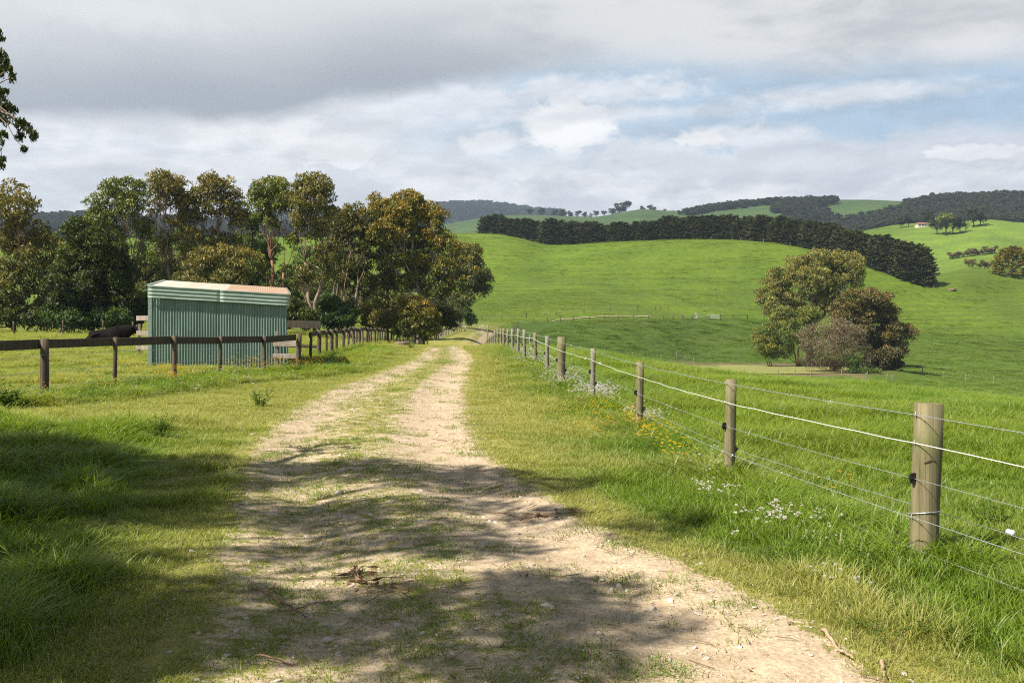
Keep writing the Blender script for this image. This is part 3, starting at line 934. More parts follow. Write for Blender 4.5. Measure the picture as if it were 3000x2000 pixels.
for lab, b, lb in [
    ('shaded gum in the second row, showing between the wattle and the first domed gum', (255, 745), [(140, 560, 30, 30), (250, 600, 40, 34), (300, 640, 40, 40), (340, 560, 26, 34), (340, 700, 40, 40), (115, 630, 30, 40)]),
    ('shaded gum in the second row, between the two gums above the shed', (440, 745), [(440, 560, 34, 34), (380, 570, 26, 30), (560, 560, 30, 36), (500, 640, 60, 40), (580, 700, 40, 40), (430, 690, 50, 40)]),
    ('shaded gum in the second row, behind the two tallest pale-stemmed gums', (660, 745), [(620, 580, 26, 34), (590, 560, 22, 28), (660, 640, 34, 34), (700, 600, 24, 34), (765, 600, 36, 40), (640, 700, 44, 36), (740, 700, 40, 40)]),
]:
    gum_tree('gum_tree', lab, 112, b, lb, 'gum_green', 'bark_dark', GR, stems=4, tint=.22, fill=.85)

# ------------------------------------------------------------------ the clump by the pond
gum_tree('pond_gum', 'tallest olive gum of the clump beside the pond', 176, (1862, 842),
         [(1880, 600, 34, 22), (1840, 615, 36, 24), (1925, 605, 30, 24), (1955, 620, 24, 34), (1800, 645, 40, 28), (1855, 650, 46, 28), (1915, 650, 40, 28), (1965, 645, 20, 24), (1775, 685, 34, 30),
          (1820, 695, 40, 26), (1900, 700, 44, 28), (1765, 715, 22, 20)],
         'pond', 'bark_gum', 'trees around the pond', stems=3, fork=.42, dens=.9, sub=.85, leafL=.42, leafW=.15, tint=.6, fill=1.0, tr=.2)
gum_tree('pond_gum', 'lower grey-green gum under the left side of the tallest one beside the pond', 172, (1835, 840),
         [(1805, 725, 30, 24), (1850, 735, 34, 24), (1775, 760, 28, 28), (1815, 770, 36, 30), (1855, 790, 24, 30), (1795, 805, 24, 20)],
         'gum_green', 'bark_red', 'trees around the pond', stems=3, fork=.35, dens=.9, sub=.8, leafL=.4, leafW=.14, tint=.5, fill=1.0)
gum_tree('pond_shrub', 'yellow-green bush at the left end of the pond clump', 172, (1768, 836),
         [(1742, 775, 20, 16), (1750, 795, 26, 18), (1770, 812, 24, 16)], 'gum_green', 'bark_dark', 'trees around the pond', stems=3, dens=1.0, sub=.6, leafL=.35, leafW=.13, tint=.75, cat='shrub', fork=.25)
gum_tree('pond_gum', 'rounded bronze gum leaning right on the right side of the pond clump', 162, (1995, 868),
         [(1960, 695, 38, 24), (2005, 692, 36, 26), (1935, 725, 34, 28), (1985, 730, 46, 30), (2035, 725, 30, 32), (2050, 765, 30, 26), (1960, 765, 44, 26), (2010, 780, 44, 28), (2085, 770, 20, 20), (2060, 805, 28, 24), (2098, 765, 10, 14)],
         'bronze', 'bark_dark', 'trees around the pond', stems=3, fork=.4, dens=1.15, sub=.9, leafL=.38, leafW=.15, tint=.5, fill=1.1)
gum_tree('pond_shrub', 'dark shrub at the foot of the rounded bronze gum, in its shade', 162, (2040, 872),
         [(2030, 820, 34, 22), (2050, 840, 24, 20), (2010, 845, 34, 20)], 'bronze', 'bark_dark', 'trees around the pond', stems=3, dens=1.3, sub=.7, leafL=.35, leafW=.15, tint=.1, cat='shrub', fork=.25, fill=1.3)
gum_tree('pond_gum', 'dry brown half-leafless tree in front of the pond clump', 154, (1912, 862),
         [(1915, 755, 38, 22), (1880, 775, 38, 26), (1950, 778, 46, 30), (1862, 805, 26, 22), (1915, 805, 50, 30), (1870, 832, 34, 18), (1975, 820, 34, 26), (1925, 840, 40, 16)],
         'brown', 'bark_red', 'trees around the pond', stems=5, fork=.22, dens=.27, sub=.8, leafL=.3, leafW=.1, tint=.55, fill=1.1)
gum_tree('pond_shrub', 'upright green bush below the brown tree by the pond', 152, (1958, 876), [(1958, 835, 13, 14), (1960, 855, 17, 14)], 'shrub', 'bark_dark', 'trees around the pond', stems=3, dens=1.3, sub=.5, leafL=.3, leafW=.13, tint=.75, cat='shrub', fill=1.4)
gum_tree('pond_shrub', 'low rounded green bush right of the upright one by the pond', 150, (2000, 884), [(1990, 858, 14, 11), (2010, 862, 14, 12), (2000, 872, 22, 9)], 'shrub', 'bark_dark', 'trees around the pond', stems=3, dens=1.3, sub=.5, leafL=.3, leafW=.13, tint=.85, cat='shrub', fill=1.4)


# ------------------------------------------------------------------ conifers: windbreak and far trees
def conifer_meshes(seed, H=12.0, R=4.2, leaf='cypress', n_spray=210):
    cr = Acc(); tk = Acc()
    for i in range(n_spray):
        h = H * (.02 + .93 * (i + rng.random()) / n_spray)
        prof = (1 - (h / H) ** 3.2) ** .55 * R * rng.uniform(.8, 1.14)
        a = rng.uniform(0, 2 * math.pi)
        o = np.array([math.cos(a), math.sin(a), 0])
        rise = .12 + .8 * (h / H) ** 2.2
        tipd = o + np.array([.1, 0, rise]); tipd /= np.linalg.norm(tipd)
        L = rng.uniform(1.6, 2.8) * (1 if h < H * .9 else .7)
        tip = o * prof + np.array([0, 0, h + rise * .6])
        n = 62
        t = rng.random(n) ** .7
        wid = .62 * (1 - t * .75)
        side = np.cross(tipd, [0, 0, 1]); side /= np.linalg.norm(side)
        C = tip - tipd * (L * (1 - t))[:, None] + side * (rng.normal(0, 1.35, n) * wid)[:, None] + np.array([0, 0, 1.]) * (rng.normal(0, .24, n) * wid)[:, None]
        A = tipd + rng.normal(0, .38, (n, 3)); A /= np.linalg.norm(A, axis=1)[:, None]
        B = np.cross(A, rdir(n)); B /= np.linalg.norm(B, axis=1)[:, None] + 1e-9
        V = cards(C, A, B, .62 * (.6 + .8 * rng.random(n)), .26 * (.6 + .8 * rng.random(n)))
        tt = np.clip(.3 + .5 * t + rng.normal(0, .14) + rng.normal(0, .1, n), 0, 1)
        cr.quads(V, np.repeat(np.stack([tt, rng.random(n), rng.random(n)], 1), 4, 0))
        if i % 4 == 0:
            tk.tube([np.array([0, 0, max(.4, h - .5)]), tip - tipd * L * .5], [.09, .03], 5, cap=False)
    tk.tube(spline((0, 0, -.3), (.1, 0, H * .93), (rng.uniform(-.2, .2), 0, 0), 8), np.linspace(.34, .04, 8), 9)
    return cr.mesh('crown', M[leaf]), tk.mesh('trunk', M['bark_dark'], True)


def far_tree_meshes(H=13.0, R=6.0, leaf='far', nl=7, n=140, L=1.1, W=.7, zr=(.32, .82)):
    cr = Acc(); tk = Acc()
    tk.tube(spline((0, 0, -.5), (0, 0, H * .6), (.2, 0, 0), 5), np.linspace(.03, .012, 5) * H, 6)
    for i in range(nl):
        a = i / nl * 6.28 + rng.uniform(0, .8)
        c = np.array([math.cos(a) * R * rng.uniform(.25, .6), math.sin(a) * R * rng.uniform(.25, .6), H * rng.uniform(*zr)])
        rr = R * rng.uniform(.38, .55)
        V, cc = tuft_cloud(c, rr, n, L, W, .1, .7, .6, .45 + rng.normal(0, .15))
        cr.quads(V, cc)
        tk.tube([np.array([0, 0, H * .2]), c], [.014 * H, .005 * H], 5, cap=False)
    return cr.mesh('crown', M[leaf]), tk.mesh('trunk', M['bark_dark'], True)


CON = [conifer_meshes(i, 12.0, 4.0 + .25 * i) for i in range(6)]


def ray_y(px, py, lo, hi, d=None):
    Ys = np.arange(lo, hi, 2.0)
    e = hgt((px - 1500) / FPX * Ys, Ys) - zs(Ys, py)
    k = np.where(e >= 0)[0]
    return float(Ys[k[0]]) if len(k) else (d or float(Ys[np.argmax(e)]))


def plant(name, meshes, x, y, sc, rz, label, cat, group=None, sz=None, z=None):
    z = hz1(x, y) if z is None else z
    r = empty(name, (x, y, z), label, cat, group)
    r.rotation_euler.z = rz
    r.scale = (sc, sc, sz or sc)
    for nm, me in zip(('crown', 'trunk'), meshes):
        obj(nm, me, r)
    return r


# windbreak: crown tops surveyed along the row
WT = [(1405, 640), (1440, 622), (1500, 628), (1573, 635), (1660, 641), (1752, 646), (1840, 644), (1908, 640), (1925, 640), (1945, 630), (2000, 626), (2100, 623), (2200, 625), (2291, 627), (2435, 648), (2530, 667), (2626, 690), (2698, 716), (2725, 745)]
wpx = []
p_ = 1418.0
while p_ < 2722:
    wpx.append(p_)
    p_ += 21.5 + rng.uniform(-3, 3)
for i, px in enumerate(wpx):
    Yc = float(cinterp(STG[9]['Y'], np.array([px]))[0]) + 5 + rng.uniform(-1, 1)
    if px < 1600: Yc += 4
    if px > 2450: Yc = Yc - 5
    x = (px - 1500) / FPX * Yc
    z = hz1(x, Yc)
    topy = np.interp(px, [w[0] for w in WT], [w[1] for w in WT])
    H = zs(Yc, topy) - z + rng.uniform(-1.1, .8)
    H = max(H, 7.0)
    if i == 0: lab = 'dark cypress at the far left end of the hilltop windbreak'
    elif i == len(wpx) - 1: lab = 'dark cypress at the lower right end of the windbreak, casting a shadow down the slope'
    else: lab = 'dark green cypress in the unbroken windbreak row along the hill'
    s = H / 12.6
    plant('cypress_tree', CON[(i * 7 // 3) % 6], x, Yc, s * rng.uniform(1.0, 1.2), rng.uniform(0, 6.28), lab, 'tree', 'windbreak cypresses along the hill', sz=s, z=z - .3)

gold = conifer_meshes(9, 12.0, 6.6, 'cypress_gold', 260)
Yg = 330; xg = (2965 - 1500) / FPX * Yg
plant('golden_cypress', gold, xg, Yg, 0.98, 1.0, 'big golden-green round cypress cut by the right edge of the photo', 'tree', sz=(zs(Yg, 716) - hz1(xg, Yg)) / 12.6)

FAR = [far_tree_meshes() for _ in range(5)]
FARC = [conifer_meshes(20, 12, 4.6, 'cypress', 90)]
# single trees one can make out on the far ridges: (px, ground py, Y, height px, kind)
SK = [(1553, 634, 1345, 20, 0, 'small tree at the left end of the far ridge above the windbreak'),
      (1585, 634, 1345, 24, 1, 'low-crowned tree beside the leftmost small tree of the far ridge'),
      (1625, 635, 1345, 22, 2, 'first tree of the long clump on the far ridge above the windbreak'),
      (1648, 635, 1345, 24, 3, 'tallest tree in the long clump on the far ridge above the windbreak'),
      (1670, 636, 1345, 22, 4, 'last tree of the long clump on the far ridge above the windbreak'),
      (1692, 636, 1345, 20, 0, 'tree just right of the long clump on the far ridge'),
      (1712, 636, 1345, 18, 1, 'last tree before the small gap on the far ridge'),
      (1729, 636, 1345, 14, 5, 'small pointed tree in the gap on the far ridge'),
      (1745, 634, 1345, 19, 2, 'rounder tree right of the small pointed one on the far ridge'),
      (1769, 633, 1345, 22, 6, 'thin tree with a bare stem, left of the big leaning pair on the far ridge'),
      (1792, 632, 1345, 22, 3, 'lower tree left of the darkest ridge clump'),
      (1812, 628, 1345, 34, 4, 'dark tree in the left half of the darkest ridge clump'),
      (1830, 625, 1345, 34, 0, 'dark tree in the right half of the darkest ridge clump'),
      (1880, 617, 1345, 18, 1, 'squat tree on the green ridge top, left of a pair'),
      (1902, 616, 1345, 20, 2, 'broader tree of the pair on the green ridge top'),
      (1914, 617, 1345, 16, 3, 'right edge tree of the pair on the green ridge top'),
      (1944, 619, 1345, 10, 0, 'tiny round tree alone on the green ridge top'),
      (1970, 620, 1345, 8, 4, 'tiniest tree on the ridge, before the wooded rise'),
      (2492, 593, 1340, 24, 6, 'lone tall tree on the bare green skyline at right'),
      (2598, 594, 1330, 6, 1, 'tiny bush on the bare green skyline, right of the lone tall tree')]
FART = [far_tree_meshes(14, 5, 'far', 5, 90, 1.1, .7)]
for (px, py, Y, hp, kd, lab) in SK:
    x = (px - 1500) / FPX * Y
    H = hp / FPX * Y * 1.15
    me = FARC[0] if kd == 5 else (FART[0] if kd == 6 else FAR[kd])
    plant('ridge_tree', me, x, Y - 8, H / 12.0, rng.uniform(0, 6), lab, 'tree', 'trees on the far skyline')
# trees around the farm house on the middle ridge
FM = [(2640, 668, 640, 26, 1, 'flat-topped dark tree left of the farm house'),
      (2662, 666, 645, 24, 0, 'dark tree touching the left of the farm house\'s garden'),
      (2715, 662, 690, 34, 2, 'dark tree right behind the farm house'),
      (2745, 688, 620, 44, 3, 'large dark tree at the left of the farm grove'),
      (2772, 690, 610, 58, 4, 'tallest pale-green tree in the middle of the farm grove'),
      (2792, 688, 615, 44, 0, 'dark tree right of the tallest tree in the farm grove'),
      (2812, 682, 620, 34, 1, 'mid-height brownish tree in the farm grove'),
      (2830, 680, 615, 26, 2, 'pale silvery bare tree at the right of the farm grove'),
      (2852, 666, 650, 46, 3, 'wide dark tree on the crest at the right of the farm grove'),
      (2872, 660, 660, 34, 4, 'last brownish tree on the crest right of the farm grove')]
SILV = far_tree_meshes(12, 5, 'brown', 6, 70, .8, .4)
OLV = far_tree_meshes(14, 5.2, 'gum_green', 8, 200, .9, .5)
for (px, py, Y, hp, kd, lab) in FM:
    Y = ray_y(px, py, 480, 690)
    x = (px - 1500) / FPX * Y
    H = hp / FPX * Y * 1.35
    me = SILV if 'silvery' in lab else (OLV if 'pale-green' in lab else FAR[kd])
    plant('farm_tree', me, x, Y, H / 12.5, rng.uniform(0, 6), lab, 'tree', 'trees around the distant farm')
# rows of young trees on the right-hand slope
SAP = [far_tree_meshes(3.2, 1.5, 'bronze', 7, 90, .32, .2, (.12, .75)) for _ in range(2)]
k = 0
for px in [2784, 2794, 2803, 2812, 2827, 2836, 2844, 2851, 2857, 2865, 2872, 2879, 2887, 2893, 2901, 2908, 2915]:
    py = np.interp(px, [2780, 2920], [761, 742])
    Y = 470
    # walk along the ray to where it meets the slope
    for Yt in np.arange(330, 640, 2.0):
        x = (px - 1500) / FPX * Yt
        if hz1(x, Yt) >= zs(Yt, py): Y = Yt; break
    plant('young_tree', SAP[k % 2], (px - 1500) / FPX * Y, Y, Y * .0026 * rng.uniform(.75, 1.2), k, 'young brown-green tree in the planted line left of the golden cypress', 'young tree', 'planted line of young trees')
    k += 1
for px, py, lab in [(2838, 783, 'leftmost low brown bush in the hollow left of the golden cypress'), (2850, 785, 'second low brown bush in the hollow left of the golden cypress'), (2870, 788, 'small green-brown bush in the middle of the hollow'),
                    (2884, 790, 'wider grey-brown bush in the hollow'), (2898, 788, 'tallest grey-brown bush next to the golden cypress')]:
    Y = 360
    for Yt in np.arange(300, 560, 2.0):
        if hz1((px - 1500) / FPX * Yt, Yt) >= zs(Yt, py): Y = Yt; break
    plant('hollow_bush', SAP[k % 2], (px - 1500) / FPX * Y, Y, Y * .0032 * rng.uniform(.8, 1.3), k, lab, 'bush', 'bushes in the right-hand hollow')
    k += 1


# ------------------------------------------------------------------ instanced masses (geometry nodes): forests, grass, flowers
def scatter(name, pts, rot, sc, idx, meshes, attrs, label, mat=None):
    """one object of kind stuff: its points carry instances of the given meshes"""
    src = bpy.data.collections.new(name + '_pieces')
    for i, me in enumerate(meshes):
        o = bpy.data.objects.new('%s_piece_%02d' % (name, i), me); src.objects.link(o)
    me = bpy.data.meshes.new(name)
    n = len(pts)
    me.vertices.add(n); me.vertices.foreach_set('co', np.asarray(pts, np.float32).ravel())
    a = me.attributes.new('rot', 'FLOAT_VECTOR', 'POINT'); a.data.foreach_set('vector', np.asarray(rot, np.float32).ravel())
    a = me.attributes.new('sc', 'FLOAT_VECTOR', 'POINT'); a.data.foreach_set('vector', np.asarray(sc, np.float32).ravel())
    a = me.attributes.new('idx', 'INT', 'POINT'); a.data.foreach_set('value', np.asarray(idx, np.int32))
    for k_, v in attrs.items():
        a = me.attributes.new(k_, 'FLOAT', 'POINT'); a.data.foreach_set('value', np.asarray(v, np.float32))
    o = obj(name, me)
    ng = bpy.data.node_groups.new(name, 'GeometryNodeTree')
    ng.interface.new_socket('Geometry', in_out='INPUT', socket_type='NodeSocketGeometry')
    ng.interface.new_socket('Geometry', in_out='OUTPUT', socket_type='NodeSocketGeometry')
    N = ng.nodes; Lk = ng.links
    gi = N.new('NodeGroupInput'); go = N.new('NodeGroupOutput')
    iop = N.new('GeometryNodeInstanceOnPoints'); ci = N.new('GeometryNodeCollectionInfo')
    ci.inputs['Collection'].default_value = src
    ci.inputs['Separate Children'].default_value = True
    ci.inputs['Reset Children'].default_value = True
    iop.inputs['Pick Instance'].default_value = True

    def na(nm, ty):
        q = N.new('GeometryNodeInputNamedAttribute'); q.data_type = ty; q.inputs['Name'].default_value = nm
        return q.outputs['Attribute']
    Lk.new(gi.outputs[0], iop.inputs['Points'])
    Lk.new(ci.outputs[0], iop.inputs['Instance'])
    Lk.new(na('idx', 'INT'), iop.inputs['Instance Index'])
    Lk.new(na('rot', 'FLOAT_VECTOR'), iop.inputs['Rotation'])
    Lk.new(na('sc', 'FLOAT_VECTOR'), iop.inputs['Scale'])
    Lk.new(iop.outputs[0], go.inputs[0])
    md = o.modifiers.new('scatter', 'NODES'); md.node_group = ng
    return tag(o, label, kind='stuff')


def forest(name, label, fn, n, meshes, Yr, pxr, scr=(.8, 1.3), minz=None):
    Y = np.exp(rng.uniform(math.log(Yr[0]), math.log(Yr[1]), n)); px = rng.uniform(pxr[0], pxr[1], n)
    x = (px - 1500) / FPX * Y
    z = hgt(x, Y)
    py = HZ - (z - EYE) / Y * FPX
    keep = fn(px, py, Y, x)
    x, Y, z = x[keep], Y[keep], z[keep]
    m = len(x)
    rot = np.zeros((m, 3)); rot[:, 2] = rng.uniform(0, 6.28, m)
    s = rng.uniform(scr[0], scr[1], m)
    scatter(name, np.stack([x, Y, z - .5], 1), rot, np.stack([s, s, s * rng.uniform(.8, 1.1, m)], 1), rng.integers(0, len(meshes), m), [q[0] for q in meshes], {}, label)


def poly_mask(px, py, pts):
    inside = np.zeros(len(px), bool)
    j = len(pts) - 1
    for i in range(len(pts)):
        xi, yi = pts[i]; xj, yj = pts[j]
        c = ((yi > py) != (yj > py)) & (px < (xj - xi) * (py - yi) / (yj - yi + 1e-9) + xi)
        inside ^= c
        j = i
    return inside


jit = lambda x, Y, s=30: fbm(x / s, Y / s, 3, 99)
forest('ridge_forest', 'dark bush covering the right-hand far ridge above the farm', lambda px, py, Y, x:
       (poly_mask(px, py + jit(x, Y) * 8, [(2440, 660), (2600, 628), (2660, 606), (2720, 596), (2850, 570), (3150, 565), (3150, 690), (2440, 700)]) & (Y > 830))
       | poly_mask(px, py + jit(x, Y) * 8, [(2290, 625), (2320, 618), (2420, 626), (2440, 660), (2300, 660)]), 9000, FAR, (800, 1330), (2280, 3150), (.45, .95))
forest('hillside_wood', 'belt of dark woodland on the far ridge between two green pastures', lambda px, py, Y, x:
       poly_mask(px, py + jit(x, Y) * 5, [(1980, 632), (2050, 619), (2150, 606), (2185, 602), (2185, 612), (2080, 624), (2020, 630)])
       | poly_mask(px, py + jit(x, Y) * 5, [(2262, 608), (2300, 596), (2350, 593), (2455, 592), (2450, 600), (2340, 622), (2262, 630)])
       | poly_mask(px, py, [(2185, 603), (2222, 601), (2225, 598), (2285, 596), (2285, 599), (2230, 606), (2190, 606)]), 9000, FAR, (900, 1360), (1960, 2480), (.4, .75))
forest('blue_wood', 'hazy blue woodland on the most distant hills', lambda px, py, Y, x: (jit(x, Y, 160) > -.12) & (px < 1700), 5000, FAR, (2300, 3300), (500, 1650), (1.0, 1.8))
forest('left_wood', 'dark wooded hill seen between the tops of the left-hand gums', lambda px, py, Y, x: (jit(x, Y, 90) > -.35) & (Y > 1000) | (jit(x, Y, 60) > .12) & (Y < 760) & (px < 1000), 6500, FAR, (600, 1360), (-100, 1250), (.5, .95))

# ------------------------------------------------------------------ timber, metal
def wood_material(name, a, b, moss=None, sc=9, rough=.85):
    m, g = new_mat(name)
    tc = g.node('ShaderNodeTexCoord').outputs['Object']
    n = g.noise(g.mapping(tc, (sc, sc, sc * .07)), 1.6, 6, .68, .2)
    n2 = g.noise(tc, sc * .3, 4, .6)
    ln = g.noise(g.mapping(tc, (sc * 5, sc * 5, sc * .12)), 1.0, 3, .7)
    c = g.mix(g.ramp01(n, .32, .68), a, b)
    c = g.mix(g.math('MULTIPLY', g.ramp01(ln, .55, .7), .65), c, g.mix(1.0, c, (.4, .36, .32), 'MULTIPLY'))
    if moss: c = g.mix(g.math('MULTIPLY', g.ramp01(n2, .46, .66), .75), c, moss)
    finish(g, c, rough, g.bump(g.math('ADD', n, g.math('MULTIPLY', ln, .5)), .55, .02), .2)
    return m


def plain(name, c, rough=.5, metal=0.0, spec=.4, var=.0, sc=20):
    m, g = new_mat(name)
    tc = g.node('ShaderNodeTexCoord').outputs['Object']
    n = g.noise(tc, sc, 4, .6)
    base = g.mix(g.ramp01(n, .3, .7), tuple(x * (1 - var) for x in c), tuple(min(1, x * (1 + var)) for x in c))
    finish(g, base, rough, None, spec, metal)
    return m


M['post'] = wood_material('treated_pine_post', (.25, .215, .12), (.12, .105, .06), (.125, .14, .045))
M['post_grey'] = wood_material('weathered_grey_post', (.28, .255, .19), (.14, .13, .10), (.15, .155, .07))
M['old_wood'] = wood_material('old_dark_timber', (.09, .072, .054), (.042, .034, .028), (.065, .065, .042))
M['old_post'] = wood_material('old_brown_post', (.145, .108, .075), (.06, .044, .034), (.095, .092, .055))
M['grey_board'] = wood_material('bleached_board', (.40, .33, .27), (.22, .18, .145))
M['wire'] = plain('galvanised_wire', (.50, .54, .58), .42, .6, .5, .15)
M['wire_white'] = plain('white_electric_braid', (.85, .82, .82), .5, 0, .4, .08)
M['black_plastic'] = plain('black_plastic', (.015, .014, .014), .4, 0, .4, .2)
M['porcelain'] = plain('white_porcelain', (.7, .72, .74), .25, 0, .5, .05)
M['galv'] = plain('galvanised_pipe', (.38, .40, .43), .4, .7, .5, .12, 6)
M['white_board'] = plain('white_painted_board', (.72, .70, .66), .6, 0, .3, .1, 4)
M['concrete'] = plain('weathered_concrete', (.22, .165, .12), .9, 0, .2, .3, 5)


def pole(acc, a, b, r0, r1=None, n=14, rings=5, wob=.02, slant=None):
    a = np.array(a, float); b = np.array(b, float); r1 = r0 if r1 is None else r1
    t = np.linspace(0, 1, rings)[:, None]
    pts = a * (1 - t) + b * t
    L = np.linalg.norm(b - a)
    pts[1:-1, :2] += rng.normal(0, wob * r0 * 2, (rings - 2, 2))
    acc.tube(pts, np.linspace(r0, r1, rings) * (1 + rng.normal(0, wob, rings)), n)


def post_obj(parent, top, base, r, mat, name='post', org=None, taper=.94, n=14):
    """one post: its own mesh whose origin is at its foot"""
    a = Acc()
    d = np.array(top, float) - np.array(base, float)
    pole(a, (0, 0, -.25), d, r, r * taper, n)
    o = a.build(name, M[mat], parent, True)
    o.location = np.array(base, float) - np.array(org, float)
    for p in o.data.polygons:
        if len(p.vertices) == 3: p.use_smooth = False
    return o


def barbed(acc, pts, r=.0016, step=.13, barb=True, sag=.012, wig=0.0, nseg=10):
    """a strand from post to post, two twisted strands with four-point barbs when barb is set"""
    for p, q in zip(pts[:-1], pts[1:]):
        p = np.array(p, float); q = np.array(q, float)
        L = np.linalg.norm(q - p)
        t = np.linspace(0, 1, nseg)[:, None]
        c = p * (1 - t) + q * t
        c[:, 2] -= (4 * t * (1 - t))[:, 0] * sag * L * .3
        if wig: c[1:-1] += rng.normal(0, wig, (nseg - 2, 3))
        acc.tube(c, r, 6, cap=False)
        if barb:
            m = int(L / step)
            for k in range(m):
                s = (k + .5) / m
                w = p * (1 - s) + q * s; w[2] -= 4 * s * (1 - s) * sag * L * .3
                e1 = rdir(1)[0] * .012; e2 = rdir(1)[0] * .012
                acc.tube([w - e1, w + e1], [.0012, .0008], 3, cap=False)
                acc.tube([w - e2, w + e2], [.0012, .0008], 3, cap=False)


# ---- the roadside fence: (x, y) of each post follows FX; heights and thickness per post
fence = empty('roadside_fence', (FX_X[2], FX_Y[2], hz1(FX_X[2], FX_Y[2])), 'long post and wire fence with barbed and white electric wires along the right verge', 'fence')
org = np.array(fence.location)
fp = []
rads = {1: .108, 2: .0, 5: .108, 12: .09, 16: .085}
spec = [(4.0, 2.0, 1.12, .07, 'post_grey')] + [(FX_X[i], FX_Y[i], h, r, m) for i, h, r, m in [
    (2, 1.14, .104, 'post'), (3, 1.10, .058, 'post'), (4, 1.08, .058, 'post'), (5, 1.09, .056, 'post_grey'), (6, 1.16, .107, 'post'), (7, 1.08, .06, 'post_grey'),
    (8, 1.05, .062, 'post'), (9, 1.12, .066, 'post_grey'), (10, 1.1, .062, 'post_grey'), (11, 1.12, .066, 'post_grey'), (12, 1.12, .06, 'post_grey'), (13, 1.12, .09, 'post'),
    (14, 1.12, .07, 'post'), (15, 1.12, .066, 'post'), (16, 1.12, .07, 'post_grey'), (17, 1.1, .07, 'post_grey'), (18, 1.1, .07, 'post_grey'), (19, 1.1, .08, 'post'), (20, 1.16, .1, 'post')]]
lean = {1: (.045, .0), 2: (.022, .0), 3: (.018, 0), 4: (.02, 0), 5: (.015, 0)}
HW = [1.06, .86, .61, .36, .335, .12]
WR = {h: [] for h in HW}
for i, (x, y, h, r, mt) in enumerate(spec):
    z = hz1(x, y)
    ln = lean.get(i, (rng.normal(0, .012), 0))
    base = np.array([x, y, z]); top = base + np.array([ln[0], ln[1], h])
    p = post_obj(fence, top, base, r, mt, org=org)
    nx = np.array([-.95, -.3, 0]) if i < 12 else np.array([-1, -.1, 0])
    for hh in HW:
        f = hh / h
        side = -1.0 if (hh == .36) else 1.0
        WR[hh].append(base + (top - base) * min(f, .97) + nx * (r + .008) * side)
    # wire staples and insulators on the post
    if y < 60:
        for hh in (1.06, .86, .335, .12):
            st = Acc()
            w = WR[hh][-1] - base
            st.tube([w + np.array([.0, .0, .02]), w + nx * .006 + np.array([0, 0, .0]), w + np.array([0, 0, -.02])], .0025, 5)
            st.build('staple', M['wire'], p)
    ins = Acc()
    w = WR[.61][-1] - base
    ins.box(w - nx * .004, (.03, .03, .075), rz=.3, jit=.002); ins.tube([w - nx * .01, w + nx * .03], [.022, .016], 8)
    ins.tube([w + nx * .02 + np.array([0, 0, .03]), w + nx * .02 - np.array([0, 0, .03])], .008, 6)
    ins.build('insulator', M['black_plastic'], p)
    if i in (2, 3, 4, 5, 7):
        ins = Acc(); w = WR[.36][-1] - base
        ins.box(w + nx * .004, (.03, .03, .07), rz=.3, jit=.002); ins.tube([w, w - nx * .03], [.022, .014], 8)
        ins.build('insulator', M['black_plastic'], p)
    if i == 1:
        cr = Acc()  # drying split in the big post, with a bark-dark lip
        f = nx / np.linalg.norm(nx)
        u = np.array([-.3 * -1, -.95, 0])
        c = np.array([.02, -.104, .74])
        V = [c + np.array([-.05, .004, -.012]), c + np.array([-.01, -.004, .012]), c + np.array([.035, .004, .004]), c + np.array([.02, -.002, -.006]), c + np.array([-.01, -.004, -.002])]
        V2 = [v + np.array([0, .012, 0]) for v in V]
        cr.add(np.array(V + V2), {4: [[0, 1, 6, 5], [1, 2, 7, 6], [2, 3, 8, 7], [3, 4, 9, 8], [4, 0, 5, 9]], 3: [[0, 4, 1], [4, 3, 1], [3, 2, 1]]})
        cr.build('knot_split', M['bark_dark'], p)
        # tie wire round the post
        th = np.linspace(0, 2 * math.pi, 24)
        tw = Acc(); tw.tube(np.stack([np.cos(th) * .108 + .012, np.sin(th) * .108, .365 + .02 * np.cos(th + 1)], 1), .003, 5, cap=False)
        tw.build('tie_wire', M['wire'], p)
for hh, rr, bb, mt, wig in [(1.06, .0024, True, 'wire', 0), (.86, .0030, False, 'wire_white', .004), (.61, .0019, False, 'wire', .001), (.36, .0019, False, 'wire', .001), (.335, .0022, True, 'wire', 0), (.12, .0022, True, 'wire', .0)]:
    a = Acc()
    pts = [p - org for p in WR[hh]]
    barbed(a, pts[:7], rr, .14, bb, .008, wig)
    barbed(a, pts[6:], rr * 1.7, .6, False, .015, wig)
    if hh == .86:   # knots in the white braid
        for k, s in ((4, .75), (5, .12)):
            w = pts[k - 1] * (1 - s) + pts[k] * s - np.array([0, 0, .01])
            for _ in range(7):
                e = rdir(1)[0] * rng.uniform(.02, .05); a.tube([w - e * .4, w + e], .003, 4)
    a.build('wire', M[mt], fence)
# strain insulator on the lower wire just right of the big post
a = Acc()
w = np.array(WR[.36][1]) * .86 + np.array(WR[.36][0]) * .14 - org + np.array([.02, 0, .005])
d = (WR[.36][0] - WR[.36][1]); d /= np.linalg.norm(d)
a.tube([w - d * .03, w - d * .022, w - d * .008, w + d * .008, w + d * .022, w + d * .03], [.012, .02, .015, .015, .02, .012], 12)
a.build('strain_insulator', M['porcelain'], fence, True)


